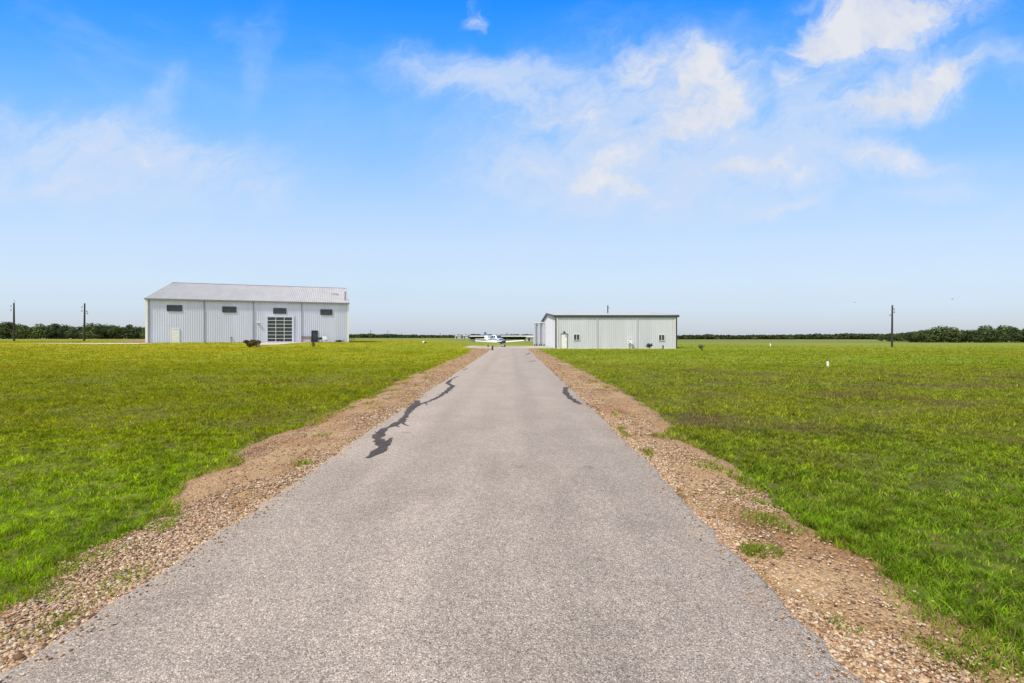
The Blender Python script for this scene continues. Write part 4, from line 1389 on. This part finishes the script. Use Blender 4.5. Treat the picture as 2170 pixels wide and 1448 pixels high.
for sx in (-.27, .27):
    for sy in (-.24, .24):
        MB().box(sx - .03, sx + .03, sy - .03, sy + .03, 0, .40).build('leg', M['plastic_white'], p)
    MB().box(sx - .04, sx + .04, -.28, .3, .62, .66).box(sx - .03, sx + .03, -.27, -.21, .45, .62).build('armrest', M['plastic_white'], p)
p = empty('watering_can', front(727, .8), ROT); tag(p, 'grey metal can standing near the far barn corner', 'watering can')
MB().tube([(0, 0, 0), (0, 0, .38), (0, 0, .42)], [.2, .2, .15], 12).build('body', M['steel'], p)
MB().tube([(.18, 0, .12), (.48, 0, .46)], [.04, .025], 8).build('spout', M['steel'], p)
MB().tube([(-.19, 0, .1), (-.36, 0, .28), (-.15, 0, .48), (.1, 0, .46)], .018, 6).build('handle', M['steel'], p)

# wire fence past the barn's far corner
fx, fd = xat(745, 100), 100.0
p = empty('wire_fence', (fx, fd, zg(fx, fd))); tag(p, 'dark wire fence just past the far barn corner', 'fence')
xs_ = [-.45, .05, .5]
for q in xs_: MB().tube([(q, 0, -.2), (q, 0, 1.4)], .045, 8).build('post', M['dark_trim'], p)
w = MB()
for k in range(4): w.tube([(-2.5, .05, .3 + k * .33), (.55, .05, .3 + k * .33)], .012, 5)
w.build('wire', M['steel'], p)
MB().tube([(-2.5, 0, -.2), (-2.5, 0, 1.4)], .045, 8).build('post', M['dark_trim'], p)


# far buildings
def shed(px0, px1, d, pyt, label, open_front=True, roofm=None, name='open_shed'):
    x0, x1 = xat(px0, d), xat(px1, d); z0 = zg((x0 + x1) / 2, d); h = zat(pyt, d) - z0
    p = empty(name, ((x0 + x1) / 2, d, z0)); tag(p, label, 'shed')
    L = x1 - x0; a = -L / 2; b = L / 2; D = 9
    w = MB(); w.box(a, b, D - .2, D, -.2, h - .6).box(a, a + .2, .1, D - .2, -.2, h - .5).box(b - .2, b, .1, D - .2, -.2, h - .5)
    w.build('wall', M['shed_dark'] if open_front else M['hangar_wall'], p)
    r = MB(); r.add([(a - .4, -.6, h - .35), (b + .4, -.6, h - .35), (b + .4, D + .4, h - .1), (a - .4, D + .4, h - .1), (a - .4, -.6, h), (b + .4, -.6, h), (b + .4, D / 2, h + .35), (a - .4, D / 2, h + .35), (b + .4, D + .4, h + .2), (a - .4, D + .4, h + .2)],
                    [(0, 3, 2, 1), (0, 1, 5, 4), (4, 5, 6, 7), (7, 6, 8, 9), (2, 3, 9, 8), (0, 4, 7, 9, 3), (1, 2, 8, 6, 5)])
    r.build('roof', roofm or M['shed_roof'], p)
    n = max(2, int(L / 6))
    if open_front:
        for k in range(n + 1):
            q = a + .15 + (L - .3) * k / n
            MB().box(q - .12, q + .12, -.12, .1, -.2, h - .36).build('post', M['dark_trim'], p)
    else:
        MB().box(a, b, 0, .1, -.2, h - .4).build('front_wall', M['hangar_wall'], p)
        MB().box(a + L * .2, a + L * .45, -.03, -.002, 0, h * .7).build('door', M['dark_trim'], p)


shed(996, 1114, 300, 712.6, 'long low open-fronted shed with a pale roof beyond the aircraft')
shed(964, 976, 480, 712.0, 'small pale far shed left of the aircraft among dark trees, nearer the barn', False)
shed(981, 991, 500, 711.6, 'small pale far shed left of the aircraft, nearer the aircraft tail', False)
shed(1117, 1130, 190, 713.2, 'pale shed peeping out beside the folded hangar doors', False)

# pale track, red soil on the barn's far side
tr = MB()
vs = []; fs = []; NT_ = 40
for i in range(NT_ + 1):
    t = i / NT_
    X_ = -70.0 + (-52.5 + 70.0) * t
    yc = 70.8 - .6 * t; hw = (.35 + 1.9 * t ** .7) * (1 + .12 * math.sin(i * 1.7))
    for k in (-1, -.33, .33, 1):
        Y_ = yc + k * hw
        vs.append((X_, Y_, zg(X_, Y_) + .03))
    if i:
        for k in range(3): fs.append((4 * i - 4 + k, 4 * i + k, 4 * i + k + 1, 4 * i - 3 + k))
tr.add(vs, fs)
tag(tr.build('gravel_track', M['caliche']), 'pale gravel track running past the barn end', kind='structure')
so = MB()
x0, y0 = at(238, 724.6, PAD_Z); x1, y1 = at(318, 724.8, PAD_Z)
nn = 14; vs = []; fs = []
for i in range(nn + 1):
    t = i / nn
    hh = .72 * t ** .5 + .10 * math.sin(i * 2.3) * t
    X_ = x0 + (x1 - x0) * t
    vs += [(X_, y0, PAD_Z + .02), (X_, y0 + 5, PAD_Z + .05 + hh), (X_, y0 + 9, PAD_Z + .05 + hh * .9), (X_, y0 + 14, PAD_Z)]
    if i:
        for k in range(3): fs.append((4 * i - 4 + k, 4 * i + k, 4 * i + k + 1, 4 * i - 3 + k))
so.add(vs, fs)
tag(so.build('soil_bank', M['red_soil'], smooth=True), 'low bank of reddish bare soil beside the barn end', kind='structure')


# birds
def bird(px, py, d, span, label, rz):
    p = empty('bird', (xat(px, d), d, zat(py, d)), rz); tag(p, label, 'bird', 'birds over the hangar-side field')
    m = MB(); s = span / 2
    m.tube([(-.34 * s, 0, 0), (-.1 * s, 0, 0), (.2 * s, 0, .02 * s), (.42 * s, 0, .04 * s), (.55 * s, 0, .03 * s)], [.03 * s, .12 * s, .14 * s, .08 * s, .01 * s], 8)
    m.add([(-.34 * s, -.03 * s, 0), (-.34 * s, .03 * s, 0), (-.62 * s, .12 * s, 0), (-.62 * s, -.12 * s, 0), (-.45 * s, 0, .03 * s)], [(0, 1, 2, 3), (0, 4, 1), (1, 4, 2), (2, 4, 3), (3, 4, 0)])
    for g in (-1, 1):
        m.add([(.2 * s, g * .08 * s, .05 * s), (-.12 * s, g * .08 * s, .03 * s), (-.16 * s, g * .55 * s, .22 * s), (-.2 * s, g * s, .12 * s), (.12 * s, g * .55 * s, .26 * s), (0.02 * s, g * .5 * s, .29 * s)],
              [(0, 1, 2, 4), (4, 2, 3), (0, 4, 5), (4, 3, 5), (1, 0, 5), (1, 5, 2), (2, 5, 3)])
    m.build('body', M['bird'], p)


bird(1811, 641, 120, .75, 'tiny dark bird nearer the lone pole in the sky', .4)
bird(2018, 634, 120, .95, 'tiny dark bird above the copse', .1)


# ------------------------------------------------------------------ gravel stones
def ico():
    t = (1 + 5 ** .5) / 2
    v = np.array([(-1, t, 0), (1, t, 0), (-1, -t, 0), (1, -t, 0), (0, -1, t), (0, 1, t), (0, -1, -t), (0, 1, -t), (t, 0, -1), (t, 0, 1), (-t, 0, -1), (-t, 0, 1)], float)
    v /= np.linalg.norm(v[0])
    f = np.array([(0, 11, 5), (0, 5, 1), (0, 1, 7), (0, 7, 10), (0, 10, 11), (1, 5, 9), (5, 11, 4), (11, 10, 2), (10, 7, 6), (7, 1, 8), (3, 9, 4), (3, 4, 2), (3, 2, 6), (3, 6, 8), (3, 8, 9), (4, 9, 5), (2, 4, 11), (6, 2, 10), (8, 6, 7), (9, 8, 1)])
    return v, f


def stones():
    iv, jf = ico()
    C = []; SZ = []
    for (y0, y1, dens, s0, s1) in ((1.6, 5, 4600, .0035, .0135), (5, 9, 2200, .0045, .015), (9, 18, 560, .007, .020), (18, 36, 150, .010, .026), (36, 69, 40, .016, .036)):
        for side in (-1, 1):
            n = int(dens * (y1 - y0) * 2.2)
            y = RNG.uniform(y0, y1, n); t = RNG.beta(0.9, 1.9, n)
            inner = edge_l(y) if side < 0 else edge_r(y); outer = sh_l(y) if side < 0 else sh_r(y)
            x = inner + (outer - inner) * (t * 1.05 + .01 * side * 0)
            keep = (fbm(x * 1.6, y * 1.0, 77, 3) + .46 * (1 - t) > .74) | (RNG.random(n) < .15)
            x, y, t = x[keep], y[keep], t[keep]
            s = s0 + (s1 - s0) * RNG.random(len(x)) ** 2.2 * (1.15 - .5 * t)
            big = RNG.random(len(x)) < .006 * (1 - t); s[big] *= 2.0
            z = .02 + .028 * np.sin(np.pi * t) + zf(x, y) + s * .12
            C.append(np.stack([x, y, z], 1)); SZ.append(s)
    # stray chips on the asphalt edge
    n = 1600
    y = 1.8 + 12 * RNG.random(n) ** 1.5; sd_ = RNG.random(n) < .5
    q = np.abs(RNG.normal(0, .09, n))
    x = np.where(sd_, edge_l(y) + .03 + q, edge_r(y) - .03 - q)
    s = RNG.uniform(.003, .009, n)
    C.append(np.stack([x, y, .05 + s * .3], 1)); SZ.append(s)
    C = np.concatenate(C); s = np.concatenate(SZ); n = len(C)
    k = RNG.uniform(.55, 1.35, (n, 12, 1))
    v = iv[None] * k
    sc = np.stack([RNG.uniform(.8, 1.5, n), RNG.uniform(.7, 1.2, n), RNG.uniform(.35, .75, n)], 1)
    v = v * sc[:, None, :] * s[:, None, None]
    a = RNG.uniform(0, 6.283, n); ca, sa = np.cos(a)[:, None], np.sin(a)[:, None]
    vx = v[:, :, 0] * ca - v[:, :, 1] * sa; vy = v[:, :, 0] * sa + v[:, :, 1] * ca
    v = np.stack([vx, vy, v[:, :, 2]], 2) + C[:, None, :]
    f = (jf[None] + (np.arange(n) * 12)[:, None, None]).reshape(-1, 3)
    o = np_mesh('gravel', v.reshape(-1, 3), f, M['stone'], np.repeat(RNG.random(n), 12))
    tag(o, 'loose cream and tan gravel stones along the driveway edges', kind='stuff')


stones()


# ------------------------------------------------------------------ grass blades
SPOTS = [(*at(px, py, .03), r) for px, py, r in ((15, 1255, .20), (70, 1235, .18), (130, 1212, .20), (190, 1192, .18), (235, 1125, .20), (295, 1105, .20), (340, 1085, .16), (255, 1238, .13),
         (130, 1320, .12), (790, 856, .22), (640, 985, .10), (1618, 1106, .16), (1660, 1120, .11), (1512, 992, .18), (1560, 1050, .08), (1790, 1330, .07), (1965, 1315, .12), (2030, 1400, .14), (1935, 1270, .12))]


def grass():
    V = []; Fc = []; Rn = []; base = 0
    bands = [(1.8, 5.0, 12500, .018, .050, .0068), (5.0, 9.0, 4600, .018, .050, .0110), (9.0, 16.0, 1300, .025, .065, .018), (16.0, 30.0, 330, .03, .075, .036), (30.0, 60.0, 60, .03, .08, .080), (60.0, 125.0, 11, .03, .08, .17)]
    for (y0, y1, dens, h0, h1, wd) in bands:
        xm = 1.1 * y1 + 1.5
        n = int(dens * (y1 - y0) * 2 * xm)
        x = RNG.uniform(-xm, xm, n); y = RNG.uniform(y0, y1, n)
        k = (np.abs(x) < 1.1 * y + 1.5)
        x, y = x[k], y[k]
        il, ir = edge_l(y), edge_r(y); ol, orr = sh_l(y), sh_r(y)
        dist = np.where(x < -.4, ol - x, x - orr)       # >0 : on the lawn
        on_sh = (dist < 0) & ((x < il - .08) | (x > ir + .08))
        p1 = fbm(x * .8, y * .8, 51, 3); p2 = vnoise(x * 5, y * 5, 52)
        fq = 13.0 if y1 <= 5 else 9.0 if y1 <= 9 else 5.5 if y1 <= 16 else 3.2 if y1 <= 30 else 1.6
        p3 = .6 * vnoise(x * fq, y * fq, 61) + .4 * vnoise(x * fq * 2.1, y * fq * 2.1, 62)      # tufts
        # lawn cover: thick, with thin places; thins toward the gravel
        cover = np.clip(.35 + 1.6 * (p1 - .28), .15, 1) * np.clip(.45 + .9 * p2, 0, 1) * sstep(p3, *((.22, .52) if y1 <= 9 else (.12, .45))) * sstep(dist + .40 * (p2 - .45), -.10, .16)
        spot = np.zeros(n_ := len(x))
        for (cx, cy, cr) in SPOTS:
            spot = np.maximum(spot, np.exp(-(((x - cx) / (cr * .85)) ** 2 + ((y - cy) / (cr * 1.2)) ** 2)) * (.30 + .9 * p2))
        tuft = on_sh & (fbm(x * 1.6, y * 1.6, 53, 3) > .70 - .16 * sstep(dist, -.6, -.02)) & (dist > -1.1)
        keep = np.where(dist > -.22, RNG.random(len(x)) < cover, False) | (tuft & (RNG.random(len(x)) < .55)) | (on_sh & (RNG.random(len(x)) < .8 * spot))
        if y0 >= 60: keep &= RNG.random(len(x)) < 1 - (y - 60) / 65
        uu = (x - BX0) * cB + (y - BY0) * sB; oo = (x - BX0) * sB - (y - BY0) * cB
        keep &= ~((oo > -28) & (oo < 15.6) & (uu > bu(566) - .02 * oo) & (uu < bu(676) - .32 * oo)) & ~((oo > -28) & (oo < .1) & (uu > -.1) & (uu < 30))
        keep &= ~((x < -51) & (np.abs(y - 70.5) < 2.6)) & ~((x > -75) & (x < -62) & (y > 84) & (y < 106))
        # nothing through the apron, the hangar or the roof of the pad
        keep &= ~((y > 69) & (y < 99) & (x > -7.6) & (x < 25))
        x, y, dist, p1, p2, p3 = x[keep], y[keep], dist[keep], p1[keep], p2[keep], p3[keep]
        n = len(x)
        if n == 0: continue
        h = (h0 + (h1 - h0) * RNG.random(n) ** 1.4) * np.clip(.55 + 1.0 * p1, .5, 1.35) * np.clip(.75 + .5 * p2, .6, 1.3) * (.45 + 1.3 * p3)
        h *= np.where(RNG.random(n) < .008, 1.7, 1.0)
        w = wd * RNG.uniform(.6, 1.3, n)
        a = RNG.uniform(0, 6.283, n); ln = RNG.uniform(.3, 1.5, n) * h; la = RNG.uniform(0, 6.283, n)
        z = zf(x, y) + np.clip(-(dist + .02) * .25, 0, .034)
        px, py = np.cos(a) * w / 2, np.sin(a) * w / 2
        lx, ly = np.cos(la) * ln, np.sin(la) * ln
        if y1 <= 9.0:
            v = np.stack([np.stack([x - px, y - py, z - .005], 1), np.stack([x + px, y + py, z - .005], 1),
                          np.stack([x + lx * .35 + px * .75, y + ly * .35 + py * .75, z + h * .6], 1), np.stack([x + lx * .35 - px * .75, y + ly * .35 - py * .75, z + h * .6], 1),
                          np.stack([x + lx, y + ly, z + h], 1)], 1).reshape(-1, 3)
            b = base + np.arange(n) * 5
            f = np.concatenate([np.stack([b, b + 1, b + 2], 1), np.stack([b, b + 2, b + 3], 1), np.stack([b + 3, b + 2, b + 4], 1)])
            m = 5
        else:
            v = np.stack([np.stack([x - px, y - py, z - .005], 1), np.stack([x + px, y + py, z - .005], 1), np.stack([x + lx, y + ly, z + h], 1)], 1).reshape(-1, 3)
            b = base + np.arange(n) * 3
            f = np.stack([b, b + 1, b + 2], 1); m = 3
        r_ = RNG.random(n)
        r_ = np.where((dist < -.1) & (RNG.random(n) < .33), .96, r_)      # half-dead weeds on the gravel
        V.append(v); Fc.append(f); Rn.append(np.repeat(r_, m)); base += n * m
    o = np_mesh('grass', np.concatenate(V), np.concatenate(Fc), M['grass'], np.concatenate(Rn))
    tag(o, 'short mown green grass of the lawns on both sides of the driveway', kind='stuff')


grass()
